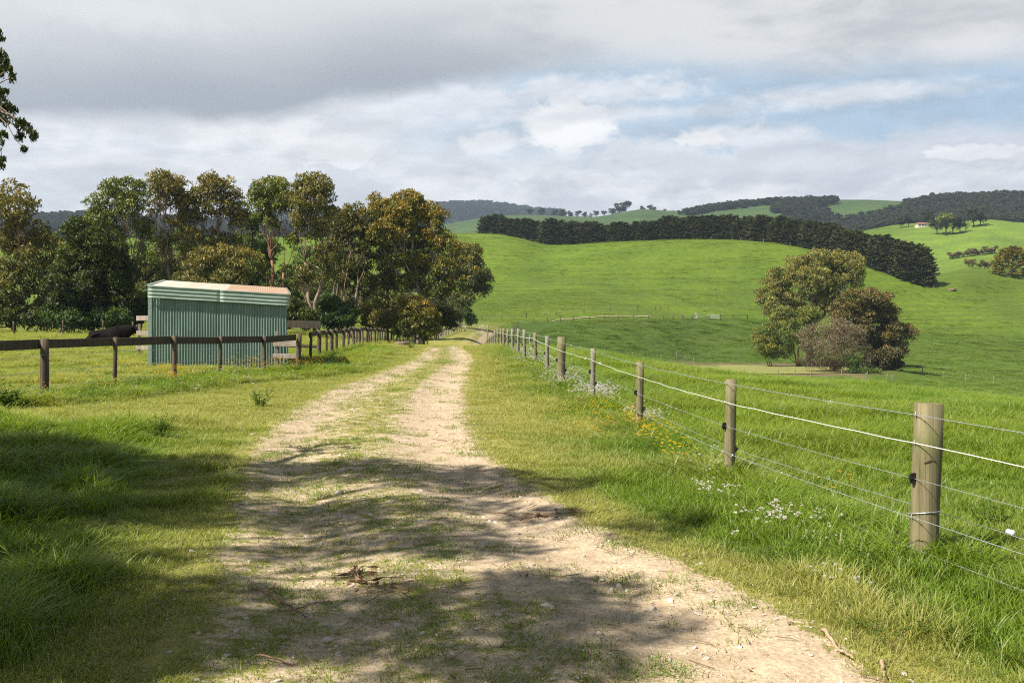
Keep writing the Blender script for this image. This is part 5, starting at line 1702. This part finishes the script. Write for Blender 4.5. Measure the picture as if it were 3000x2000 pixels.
# ------------------------------------------------------------------ big shade tree standing left of the camera
def shade_tree():
    base = np.array([-10.6, 3.2, hz1(-10.6, 3.2)])
    root = empty('shade_gum', base, 'overhanging gum beside the track, only its drooping branch tips showing at the top left', 'tree')
    tk = Acc(); cr = Acc()
    fork = np.array([.3, .2, 4.2])
    tk.tube(spline((0, 0, -.3), fork, (.2, 0, 0), 7), np.linspace(.36, .26, 7), 12)
    sd = np.array(SUN_DIR)
    blobs = [(40, 1090, 220, 60, 1.5), (250, 1090, 160, 48, 1.5), (385, 1075, 90, 30, 1), (60, 1210, 160, 60, 1.2), (330, 1170, 150, 40, 1.6), (480, 1150, 90, 30, .8), (150, 1330, 220, 45, 1.1), (120, 1480, 320, 90, 2.1), (400, 1470, 230, 60, 1.8), (420, 1370, 120, 22, .8),
             (250, 1560, 400, 60, 1), (560, 1105, 110, 24, .8), (620, 1075, 110, 14, .9), (850, 1083, 210, 22, 1.2), (1060, 1102, 120, 26, 1.2), (1165, 1128, 60, 16, 1), (1320, 1108, 95, 12, .9), (1480, 1212, 80, 24, .9),
             (620, 1185, 120, 24, .8), (760, 1195, 200, 36, .9), (960, 1235, 120, 38, 1), (1060, 1262, 80, 18, .9), (720, 1275, 150, 20, .7), (1000, 1165, 140, 9, .7), (1200, 1188, 90, 7, .7),
             (1330, 1345, 120, 14, 1.1), (1190, 1352, 90, 14, .9), (1260, 1388, 190, 18, 1.1), (820, 1390, 280, 30, .9), (1010, 1430, 280, 40, 1), (700, 1480, 280, 50, 1), (1120, 1480, 260, 30, 1), (1330, 1430, 140, 14, .9), (950, 1545, 380, 34, 1), (1250, 1530, 80, 18, .6)]
    groups = {}
    for bi, (cx, cy, rx, ry, dn) in enumerate(blobs):
        Y0 = EYE * FPX / (cy * PX - HZ)
        area = math.pi * (rx * PX / FPX * Y0) * (ry * PX / (cy * PX - HZ) * Y0)
        h = rng.uniform(6.3, 8.6)
        n = max(3, int(area * dn * 9.5))
        cen = []
        for _ in range(n):
            while True:
                q = rng.uniform(-1, 1, 2)
                if q @ q < 1: break
            px_ = (cx + rx * q[0]) * PX; py_ = (cy + ry * q[1]) * PX
            Y = EYE * FPX / (py_ - HZ); X = (px_ - 1500) / FPX * Y
            hh = h + rng.normal(0, .35)
            w = np.array([X, Y, 0]) + sd * (hh / sd[2])
            # stay out of the open view between track and sky
            if w[1] > 1 and w[0] / w[1] > -.56 and (w[2] - EYE) / w[1] < .36: continue
            q3 = w - base
            V, cc = tuft_cloud(q3, .40, 92, .17, .06, .6, .8, .5, .4)
            cr.quads(V, cc); cen.append(q3)
        if cen:
            c = np.mean(cen, 0)
            pts = spline(fork, c + np.array([0, 0, .2]), (0, 0, 1.0), 8)
            tk.tube(pts, np.linspace(.05, .014, 8), 6)
            for q3 in cen[:: max(1, len(cen) // 12)]:
                tk.tube(spline(pts[5], q3, (0, 0, .15), 4), [.011, .008, .006, .004], 4, cap=False)
    # the branch tips that hang into the photo at its left edge
    Yb = 11.0
    lob = [(-10, 100, 14, 16), (2, 118, 8, 10), (-5, 165, 18, 20), (8, 190, 18, 22), (-12, 215, 26, 30), (26, 205, 12, 18), (36, 228, 9, 16), (0, 275, 16, 22), (14, 290, 16, 18), (-10, 320, 26, 30), (22, 320, 16, 20), (38, 335, 14, 18), (10, 362, 22, 20), (52, 355, 16, 16),
           (68, 372, 16, 16), (88, 392, 14, 14), (62, 400, 12, 16), (96, 405, 9, 14), (76, 440, 8, 8), (6, 400, 14, 20), (-6, 430, 14, 16), (8, 468, 9, 9), (4, 488, 8, 12)]
    hub = np.array(P(-330, 60, Yb - 1)) - base
    tk.tube(spline(fork, hub, (0, 0, .9), 8), np.linspace(.13, .05, 8), 7)
    h2 = np.array(P(-60, 300, Yb)) - base
    tk.tube(spline(hub, h2, (0, 0, .2), 8), np.linspace(.045, .014, 8), 6)
    for (x, y, a, b_) in lob:
        c = np.array(P(x, y, Yb + rng.uniform(-.4, .4))) - base
        s = hub if y < 150 else h2
        tk.tube(spline(s, c, (0, 0, .12), 6), np.linspace(.012, .004, 6), 4, cap=False)
        k_ = Yb / FPX
        n = int(26 * a * b_ / 200) + 12
        for _ in range(2):
            V, cc = tuft_cloud(c + rng.normal(0, 1, 3) * k_ * a * .4, k_ * a * 1.0, int(n * 1.3), .058, .017, .7, b_ / a * .9, .5, .35)
            cr.quads(V, cc)
    tk.build('trunk', M['bark_gum'], root, True)
    cr.build('crown', M['wattle'], root)


shade_tree()


# ------------------------------------------------------------------ weeds, sticks, stones
def dock_plant(name, label, px, py, Y, H, n=46, wide=.5, group=None, seedheads=2):
    x, y = gp(px, Y); z = hz1(x, y)
    root = empty(name, (x, y, z), label, 'weed', group)
    cr = Acc(); st = Acc()
    for s in range(9):
        a0 = rng.uniform(0, 6.28); sp_ = rng.uniform(.1, .5) * wide
        tip = np.array([math.cos(a0) * sp_, math.sin(a0) * sp_ * .8, H * rng.uniform(.55, 1)])
        pts = spline((math.cos(a0) * .03, math.sin(a0) * .03, -.02), tip, (0, 0, H * .12), 7)
        st.tube(pts, np.linspace(.006, .0025, 7), 5)
        for k in range(n // 2):
            t = rng.uniform(.05, 1)
            p = pts[min(6, int(t * 6.99))]
            a1 = rng.uniform(0, 6.28)
            L = H * rng.uniform(.26, .5) * (1.15 - t * .7)
            d = np.array([math.cos(a1), math.sin(a1), rng.uniform(-.1, .8)]); d /= np.linalg.norm(d)
            sd_ = np.cross(d, [0, 0, 1]); sd_ /= np.linalg.norm(sd_)
            w = L * rng.uniform(.11, .17)
            up = np.array([0, 0, 1])
            c1 = p + d * L * .45 + up * L * .05; c2 = p + d * L * .95 - up * L * .22
            V = np.array([p, c1 - sd_ * w, c1 - up * w * .35, c1 + sd_ * w, c2])
            cr.add(V, {3: [[0, 1, 2], [0, 2, 3], [1, 4, 2], [2, 4, 3]]}, (np.clip(.5 + rng.normal(0, .2), 0, 1), rng.random(), 0))
    st.build('stem', M['weed'], root)
    cr.build('foliage', M['weed'], root)
    return root


dock_plant('dock_weed', 'spiky dock weed alone in the short grass left of the track', 462, 1295, 13.9, .34, wide=.55)
dock_plant('dock_weed', 'leafy weed further up the left verge, close to the track', 762, 1200, 18.8, .36, wide=.7)
dock_plant('dock_weed', 'tall dark weed at the left edge of the photo in front of the rail fence', 25, 1215, 17.4, .52, wide=.8, n=60)
dock_plant('dock_weed', 'grey-green weed at the foot of the boards right of the shed', 858, 1085, 29.5, .42, wide=.8)
dock_plant('dock_weed', 'low weed in the shade at the left edge, nearest the camera', 40, 1550, 7.9, .30, wide=.4)
dock_plant('dock_weed', 'broad-leaved weed in the lush grass left of the foot of the big strainer post', 2540, 1690, 6.6, .16, wide=.35, n=50)
dock_plant('dock_weed', 'broad-leaved weed in the pasture right of the big strainer post', 2900, 1500, 8.3, .24, wide=.45, n=50)
dock_plant('dock_weed', 'small dark weed on the crest beside the round trough', 1205, 1018, 56, .4, wide=.8)

M['twig'] = plain('dry_twig', (.20, .13, .085), .85, 0, .2, .3)
M['twig_pale'] = plain('pale_stick', (.40, .29, .19), .85, 0, .2, .2)
M['stone'] = plain('pale_stone', (.50, .45, .38), .9, 0, .2, .3, 8)
M['litter'] = leaf_material('dry_leaf_litter', (.07, .045, .03), (.20, .12, .07), (.36, .24, .15), .1, .8)


def gxy(px, py):
    Y = EYE * FPX / (py - HZ)
    return (px - 1500) / FPX * Y, Y


def twig(label, path, r, mat='twig', branches=3, leaves=0, name='fallen_twig', cat='twig'):
    pts = [gxy(*p) for p in path]
    P3 = np.array([[x, y, hz1(x, y) + .035 + r * .6] for x, y in pts])
    o0 = P3[0].copy()
    t = np.linspace(0, 1, 14); s = np.linspace(0, 1, len(P3))
    Q = np.stack([np.interp(t, s, P3[:, k]) for k in range(3)], 1) - o0
    Q[1:-1] += rng.normal(0, r * .3, (12, 3)); Q[:, 2] += .01 * np.sin(t * 9)
    root = empty(name, o0, label, cat)
    a = Acc(); a.tube(Q, np.linspace(r, r * .35, 14), 7)
    for k in range(branches):
        i = rng.integers(2, 12); d = rdir(1)[0]; d[2] = abs(d[2]) * .25
        a.tube(spline(Q[i], Q[i] + d * rng.uniform(.1, .3), (0, 0, .02), 5), np.linspace(r * .5, r * .2, 5), 5)
    a.build('stick', M[mat], root, True)
    if leaves:
        c = Acc()
        q = Q[rng.integers(5, 12, leaves)] + rng.normal(0, .06, (leaves, 3)) * (1, 1, .25)
        A = rdir(leaves); A[:, 2] *= .3; B = np.cross(A, rdir(leaves)); B /= np.linalg.norm(B, axis=1)[:, None]
        c.quads(cards(q, A, B, .09 + .04 * rng.random(leaves), .02 + .015 * rng.random(leaves)), np.repeat(rng.random((leaves, 3)), 4, 0))
        c.build('dead_leaves', M['litter'], root)
    return root


twig('long thin twig with dead leaves lying across the right rut in the second light patch', [(1440, 1500), (1520, 1517), (1600, 1512), (1740, 1510)], .006, leaves=26, branches=5)
twig('bare forked twig in the shadow band on the right rut', [(1405, 1447), (1440, 1430), (1500, 1420)], .004, branches=6)
twig('bent stick on the shaded left rut near the bottom', [(737, 1742), (800, 1762), (850, 1780), (895, 1815)], .012, 'twig')
twig('crooked grey branch with leaves, in the middle of the track near the bottom', [(1022, 1690), (1050, 1672), (1040, 1700), (1090, 1725), (1210, 1775)], .012, leaves=40, branches=5)
twig('pale straight stick in the bare soil at the right verge\'s edge', [(2408, 1860), (2450, 1905), (2500, 1945)], .012, 'twig_pale', 0)
twig('short pale stick standing at the bottom edge on the right', [(2583, 1950), (2592, 1998)], .012, 'twig_pale', 0)
twig('thin dark stick along the bottom of the track, in shade', [(750, 1935), (850, 1945), (930, 1940)], .006, 'twig', 1)
twig('small twig on the sunlit left side of the right rut', [(1280, 1294), (1330, 1296)], .005, 'twig', 2)
twig('short curled stick in the shaded track above the crooked branch', [(945, 1580), (970, 1600)], .006, 'twig_pale', 0)

# ------------------------------------------------------------------ grass and flowers (uncountable: kind stuff)
def grass_material(name, rough=.45):
    m, g = new_mat(name)
    sp = g.node('ShaderNodeSeparateColor'); g.l.new(g.attr('tint').outputs['Color'], sp.inputs[0])
    up, rnd, r2 = sp.outputs[0], sp.outputs[1], sp.outputs[2]
    dry = g.attr('dry', 'INSTANCER').outputs['Fac']
    geo = g.node('ShaderNodeNewGeometry')
    n = g.noise(geo.outputs['Position'], .8, 3, .6)
    n2 = g.noise(geo.outputs['Position'], .12, 3, .6)
    d = g.math('ADD', dry, g.math('MULTIPLY', g.math('SUBTRACT', n, .5), .55), None, True)
    d = g.math('ADD', d, g.math('MULTIPLY', g.math('SUBTRACT', rnd, .5), .35), None, True)
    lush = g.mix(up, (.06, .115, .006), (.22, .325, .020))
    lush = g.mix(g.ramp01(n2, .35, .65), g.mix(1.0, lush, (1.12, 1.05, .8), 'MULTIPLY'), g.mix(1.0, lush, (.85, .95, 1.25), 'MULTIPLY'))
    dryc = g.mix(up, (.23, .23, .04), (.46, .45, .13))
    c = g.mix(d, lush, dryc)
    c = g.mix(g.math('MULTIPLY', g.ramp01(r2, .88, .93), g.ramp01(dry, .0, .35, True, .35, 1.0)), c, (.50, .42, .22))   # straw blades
    finish(g, c, rough, None, .45, 0, .38, g.mix(1.0, c, (1.1, 1.25, .45), 'MULTIPLY'))
    return m


M['grass'] = grass_material('grass_blades')


def tuft(nb, H, R, W, lean=.5, seg=4, var=.4, up=0.0):
    V = []; Q = []; T = []; C = []
    for b in range(nb):
        a = rng.uniform(0, 6.28); r = R * rng.random() ** .6
        p0 = np.array([math.cos(a) * r, math.sin(a) * r, -.015])
        h = H * rng.uniform(1 - var, 1 + var)
        az = rng.uniform(0, 6.28) if rng.random() < .5 else a
        d = np.array([math.cos(az), math.sin(az), 0]); l = h * lean * rng.uniform(.2, 1.3)
        sd = np.array([-d[1], d[0], 0]); tw = rng.uniform(-.8, .8)
        sd = sd * math.cos(tw) + d * math.sin(tw)
        w = W * rng.uniform(.6, 1.3)
        i0 = len(V); rn = rng.random(); r2 = rng.random()
        for k in range(seg):
            t = k / seg
            c = p0 + d * l * t * t + np.array([0, 0, h * (t - .28 * lean * t * t)])
            ww = w * (1 - t ** 2 * .75)
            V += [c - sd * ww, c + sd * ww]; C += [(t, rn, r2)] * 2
        t = 1.0
        V.append(p0 + d * l + np.array([0, 0, h * (1 - .28 * lean)])); C.append((1, rn, r2))
        for k in range(seg - 1): Q.append([i0 + 2 * k, i0 + 2 * k + 1, i0 + 2 * k + 3, i0 + 2 * k + 2])
        T.append([i0 + 2 * seg - 2, i0 + 2 * seg - 1, i0 + 2 * seg])
    return np_mesh('tuft', V, [np.array(T), np.array(Q)], M['grass'], True, {'tint': np.array(C, float)})


def area_points(Y0, Y1, dens, margin=.1, x_extra=.6):
    """even random points over the ground seen between two distances"""
    s = .5143 + margin
    yy = np.linspace(Y0, Y1, 200); w = s * yy + 5
    cdf = np.concatenate([[0], np.cumsum((w[1:] + w[:-1]) * .5 * np.diff(yy))])
    n = int(2 * cdf[-1] * dens)
    y = np.interp(rng.random(n) * cdf[-1], cdf, yy); x = rng.uniform(-1, 1, n) * (s * y + 5)
    return x, y


BANDS = [(.3, 2.6, 110, 1.15), (2.6, 6, 170, 1.0), (6, 10, 120, 1.1), (10, 16, 75, 1.35), (16, 26, 34, 1.8), (26, 42, 15, 2.6), (42, 70, 5.5, 3.8), (70, 130, 1.5, 5.5), (130, 260, .35, 8), (260, 400, .16, 11)]
BL = dict(short=[tuft(34, .06, .13, .0022, .9, 3) for _ in range(4)], mid=[tuft(30, .15, .11, .0028, .7) for _ in range(4)],
          tall=[tuft(30, .28, .13, .0046, .85, 5) for _ in range(4)], crumb=[tuft(16, .036, .05, .0024, 1.0, 3) for _ in range(4)])
acc = {k: [] for k in BL}
for (Y0, Y1, dens, ws) in BANDS:
    x, y = area_points(Y0, Y1, dens * 1.8)
    lush, bare, t = region(x, y)
    dryness = 1 - lush
    n = len(x)
    fx = fence_x(y)
    u_ = rng.random(n)
    patch = fbm(x / .7, y / .7, 3, 201); fine_ = fbm(x / .22, y / .22, 2, 231)
    on = np.abs(t) < 1.03 + .12 * patch
    # how much grass survives on the worn track
    p_on = sstep(.98, .38, bare - .12 * sstep(.35, .1, t) * sstep(16, 11, y) + fine_ * 1.0 + patch * .6) * .95 + .03
    p = np.where(on, p_on, 1.0)
    pr = np.hypot((x - 38) * .85, y - 163)
    p = np.where(pr < 23, 0, p)
    near_edge = (np.abs(t) >= 1.0) & (np.abs(t) < 1.3)
    keep = u_ < p
    thin = rng.random(n) < .62
    right = x > road_c(y)
    dR = (x - (road_c(y) + road_w(y))); fs = (x - fx)
    hbase = np.where(right, .05 + .05 * sstep(.3, 1.1, dR + patch) * sstep(13, 9, y) + .10 * sstep(.15, 1.0, dR / np.maximum(fx - road_c(y) - road_w(y), .4)), .05)
    hbase = np.where(fs > .3, .12 + .05 * sstep(8, 14, y), hbase)
    dl = road_c(y) - road_w(y) - x
    leftnear = (~right) & (y < 17.5)
    hbase = np.where(leftnear, .052 + .14 * sstep(.2, 1.9, dl + patch * 1.2) * sstep(17.5, 14.5, y) * (.75 + 1.1 * patch), hbase)
    hbase = np.where((~right) & (y >= 17.5), .055 + .07 * sstep(-.1, .3, patch) * sstep(3, 5, dl), hbase)
    hbase = np.where(fs > .3, hbase * (1 + .7 * fbm(x / 2.0, y / 2.0, 3, 77)), hbase * (1 + .5 * patch))
    # tall rank grass round fence feet
    ff = np.exp(-(fs / .28) ** 2) * (y < 60)
    hbase = hbase + .07 * ff * sstep(6, 12, y)
    hbase = np.where(on, .026 + .014 * (rng.random(n) < .3) + .01 * sstep(.1, -.3, fine_), hbase)
    yf = np.interp(1500 + FPX * x / y, [1350, 1564, 1700, 1900, 2100, 2500, 3000], [190, 202, 208, 220, 236, 246, 252])
    yc_ = cinterp(STG[9]['Y'], 1500 + FPX * x / y)
    keep &= (y < yf) | ((y < yc_ + 2) & (1500 + FPX * x / y > 1150) & (vnoise(x / 16 + 9, (hgt(x, y) + .1 * y) * .85, 71) > .02))
    hbase = np.where(y > yf, .13, hbase)
    # leave the shed's floor clear
    sx = (x - SL[0]) * u[0] + (y - SL[1]) * u[1]; sy = (x - SL[0]) * v[0] + (y - SL[1]) * v[1]
    keep &= ~((sx > -.05) & (sx < SW + .05) & (sy > -.03) & (sy < SD))
    dry = np.clip(dryness * 1.0 + patch * .45, 0, 1)
    dry = np.where(fs > .4, .10 + .3 * fbm(x / 3.0, y / 3.0, 3, 401), dry)
    dry = np.where(leftnear, np.clip(.05 + .75 * sstep(1.3, .1, dl + patch) + .12 * patch, 0, 1), dry)
    ll = left_lush(x, y)
    dry = np.where((~right) & (y >= 15), np.clip(.66 + .6 * patch + .3 * sstep(5, 2.5, dl), 0, 1) * (1 - .95 * ll), dry)
    hbase = np.where((~right) & (y >= 17), hbase + .13 * sstep(.3, .8, ll + patch * .5), hbase)
    dry = np.where(on, .34 + .5 * patch, dry)
    dry = np.where((fs > .4) & (y > 130) & (y < yf), .08, dry)
    dry = np.where(y > yf, .28, dry)
    hf = hbase * (1 + .12 * (ws - 1))
    for kname, lo, hi, Hk in (('crumb', 0, .042, .032), ('short', .042, .1, .055), ('mid', .1, .19, .15), ('tall', .19, 9, .30)):
        k = keep & (hbase >= lo) & (hbase < hi)
        if kname in ('mid', 'tall'): k &= thin
        if kname in ('crumb', 'short') and Y0 > 60: continue
        sz = hf[k] / Hk * rng.uniform(.7, 1.25, k.sum())
        sxy = ws * rng.uniform(.8, 1.2, k.sum()) * (1.0 if kname != 'crumb' else .9)
        acc[kname].append((x[k], y[k], sz, sxy, dry[k]))
for kname, L in acc.items():
    x = np.concatenate([q[0] for q in L]); y = np.concatenate([q[1] for q in L]); sz = np.concatenate([q[2] for q in L]); sxy = np.concatenate([q[3] for q in L]); dry = np.concatenate([q[4] for q in L])
    z = hgt(x, y) + np.where(np.abs((x - road_c(y)) / road_w(y)) < 1.1, .02, 0)
    n = len(x)
    rot = np.zeros((n, 3)); rot[:, 2] = rng.uniform(0, 6.28, n); rot[:, 0] = rng.normal(0, .08, n)
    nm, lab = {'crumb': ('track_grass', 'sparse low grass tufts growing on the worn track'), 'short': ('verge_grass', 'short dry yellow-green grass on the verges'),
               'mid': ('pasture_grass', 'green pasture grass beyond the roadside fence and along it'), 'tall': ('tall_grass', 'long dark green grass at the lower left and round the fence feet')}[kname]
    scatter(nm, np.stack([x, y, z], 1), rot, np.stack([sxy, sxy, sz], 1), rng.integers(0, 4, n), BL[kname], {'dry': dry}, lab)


# flowers
def flower_mesh(kind):
    a = Acc(); h = {'clover': .13, 'yellow': .2, 'leaf': .10}[kind]
    if kind == 'leaf':
        for _ in range(9):
            p = np.array([rng.normal(0, .05), rng.normal(0, .05), rng.uniform(.03, h)])
            for k in range(3):
                t = k * 2.09 + rng.uniform(0, 1); d = np.array([math.cos(t), math.sin(t), .2]); s = np.array([-d[1], d[0], 0])
                a.quads(cards((p + d * .01)[None], d[None], s[None], [.022], [.017]), (.45, rng.random(), 0))
        return a.mesh('clover_leaves', M['weed'])
    for _ in range(3):
        b = np.array([rng.normal(0, .05), rng.normal(0, .05), 0]); hh = h * rng.uniform(.7, 1.3)
        if kind == 'clover':
            for k in range(26):
                d = rdir(1)[0]; d[2] = abs(d[2]) * 1.0
                s = np.cross(d, rdir(1)[0]); s /= np.linalg.norm(s)
                a.quads(cards((b + np.array([0, 0, hh]) + d * .008)[None], d[None], s[None], [.012], [.006]), (.5, .5, 0))
        else:
            for k in range(14):
                t = k / 14 * 6.28; d = np.array([math.cos(t), math.sin(t), .35]); d /= np.linalg.norm(d); s = np.array([-math.sin(t), math.cos(t), 0])
                a.quads(cards((b + np.array([0, 0, hh]) + d * .008)[None], d[None], s[None], [.018], [.007]), (.5, .5, 0))
    return a.mesh(kind, M['clover' if kind == 'clover' else 'yellow'])


m, g = new_mat('clover_petals'); finish(g, (.72, .68, .62), .7, None, .2, 0, .3); M['clover'] = m
m, g = new_mat('yellow_petals'); finish(g, (.85, .50, .01), .6, None, .2, 0, .3); M['yellow'] = m
CL = [flower_mesh('clover') for _ in range(3)]; YL = [flower_mesh('yellow') for _ in range(3)]; LF = [flower_mesh('leaf') for _ in range(3)]


def flower_field(name, label, blobs, meshes, zoff=.03):
    X = []; Y = []; Sc = []
    for (cx, cy, rx, ry, n, sc) in blobs:
        q = rng.normal(0, .5, (n, 2))
        px = (cx + rx * q[:, 0]) * PX; py = (cy + ry * q[:, 1]) * PX
        py = np.maximum(py, HZ + 85)
        y = (EYE - .1) * FPX / (py - HZ); x = (px - 1500) / FPX * y
        X.append(x); Y.append(y); Sc.append(np.full(n, sc))
    x = np.concatenate(X); y = np.concatenate(Y); s = np.concatenate(Sc) * rng.uniform(.75, 1.25, len(x))
    t = np.abs((x - road_c(y)) / road_w(y)) > 1.15
    x, y, s = x[t], y[t], s[t]
    rot = np.zeros((len(x), 3)); rot[:, 2] = rng.uniform(0, 6.28, len(x))
    scatter(name, np.stack([x, y, hgt(x, y) + zoff], 1), rot, np.stack([s, s, s], 1), rng.integers(0, 3, len(x)), meshes, {}, label)


flower_field('clover_flowers', 'small white clover heads in the grass along the roadside fence', [(1300, 880, 60, 22, 200, 1.2), (1240, 845, 60, 14, 130, 1.4), (1370, 905, 50, 16, 160, 1.4), (1200, 825, 40, 8, 60, 1.6), (1480, 960, 60, 20, 50, 1.2), (1660, 1130, 60, 20, 14, 1.1),
                                  (1860, 1200, 150, 45, 17, .9), (1780, 1190, 60, 25, 22, 1.05), (1640, 1070, 60, 30, 16, 1.1), (1920, 1340, 90, 30, 4, 1.0), (560, 870, 160, 20, 26, 1.3), (430, 900, 120, 20, 16, 1.2)], CL)
flower_field('yellow_flowers', 'yellow wildflowers in the grass beside both fences', [(1380, 950, 80, 24, 45, 1.05), (1440, 975, 50, 22, 36, 1.05), (1490, 1015, 60, 20, 40, 1.2), (1560, 1060, 60, 20, 14, 1.2), (790, 838, 80, 18, 130, 1.4), (700, 850, 60, 16, 70, 1.4), (870, 815, 50, 12, 50, 1.5),
                                  (400, 895, 60, 12, 60, 1.7), (150, 925, 160, 22, 60, 1.2), (600, 868, 110, 14, 80, 1.8), (280, 880, 120, 16, 60, 1.6), (1340, 1000, 60, 20, 14, 1.1), (1900, 1150, 60, 30, 2, 1.1)], YL, .06)
flower_field('clover_leaves', 'low clover leaves in the right verge', [(1860, 1220, 170, 70, 90, .8), (1300, 880, 80, 26, 160, 1.4), (2050, 1350, 260, 90, 60, .8), (1460, 980, 90, 40, 90, 1.0)], LF, .02)


# stones and litter on the track
def stone_mesh():
    v = rdir(26); v[:, 2] *= .55; v *= (.8 + .4 * rng.random((26, 1)))
    import bmesh
    bm = bmesh.new()
    for q in v: bm.verts.new(q)
    bmesh.ops.convex_hull(bm, input=bm.verts)
    me = bpy.data.meshes.new('stone'); bm.to_mesh(me); bm.free()
    me.materials.append(M['stone'])
    return me


def litter_mesh(kind):
    a = Acc()
    if kind:
        A = rdir(1); A[:, 2] *= .2; B = np.cross(A, [[0, 0, 1.]]); a.quads(cards(np.zeros((1, 3)) + (0, 0, .006), A, B, [.055], [.016]), rng.random(3))
    else:
        L = .07; a.tube([(-L, 0, .004), (0, .01, .006), (L * .9, -.005, .003)], [.0022, .002, .001], 4)
        return a.mesh('twiglet', M['twig'])
    return a.mesh('litter', M['litter'])


n = 5200
y = 2.6 + rng.random(n) ** 1.6 * 26; t = rng.uniform(-1.15, 1.15, n); x = road_c(y) + t * road_w(y)
s = .0045 + .016 * rng.random(n) ** 10 + .004 * rng.random(n)
s *= np.where(rng.random(n) < .012, 2.2, 1)
rot = rng.uniform(0, 6.28, (n, 3)) * (.08, .08, 1)
scatter('gravel', np.stack([x, y, hgt(x, y) + .024], 1), rot, np.stack([s * 1.3, s, s], 1), rng.integers(0, 4, n), [stone_mesh() for _ in range(4)], {}, 'loose pale stones and grit scattered on the track')
n = 1500
y = 2.6 + rng.random(n) ** 1.5 * 20; t = rng.uniform(-1.3, 1.35, n); x = road_c(y) + t * road_w(y)
rot = rng.uniform(0, 6.28, (n, 3)) * (.05, .05, 1); s = rng.uniform(.5, 1.4, n)
scatter('leaf_litter', np.stack([x, y, hgt(x, y) + .026], 1), rot, np.stack([s, s, s], 1), rng.integers(0, 5, n), [litter_mesh(k) for k in (1, 1, 1, 0, 0)], {}, 'dead gum leaves and twig bits scattered on the track')

# ------------------------------------------------------------------ haze: the far hills fade to blue
m = bpy.data.materials.new('valley_haze'); m.use_nodes = True; g = G(m.node_tree)
out = g.node('ShaderNodeOutputMaterial'); pv_ = g.node('ShaderNodeVolumePrincipled')
pv_.inputs['Color'].default_value = (.60, .76, 1.0, 1); pv_.inputs['Density'].default_value = .00016; pv_.inputs['Anisotropy'].default_value = .2
g.l.new(pv_.outputs[0], out.inputs['Volume'])
m.cycles.homogeneous_volume = True
zt = 440.0; zb_ = -70.0
a = Acc(); a.box((0, 2200, (zt + zb_) / 2), (13000, 9000, zt - zb_))
o = a.build('haze', m); tag(o, 'thin bluish haze over the valley and hills', kind='stuff')
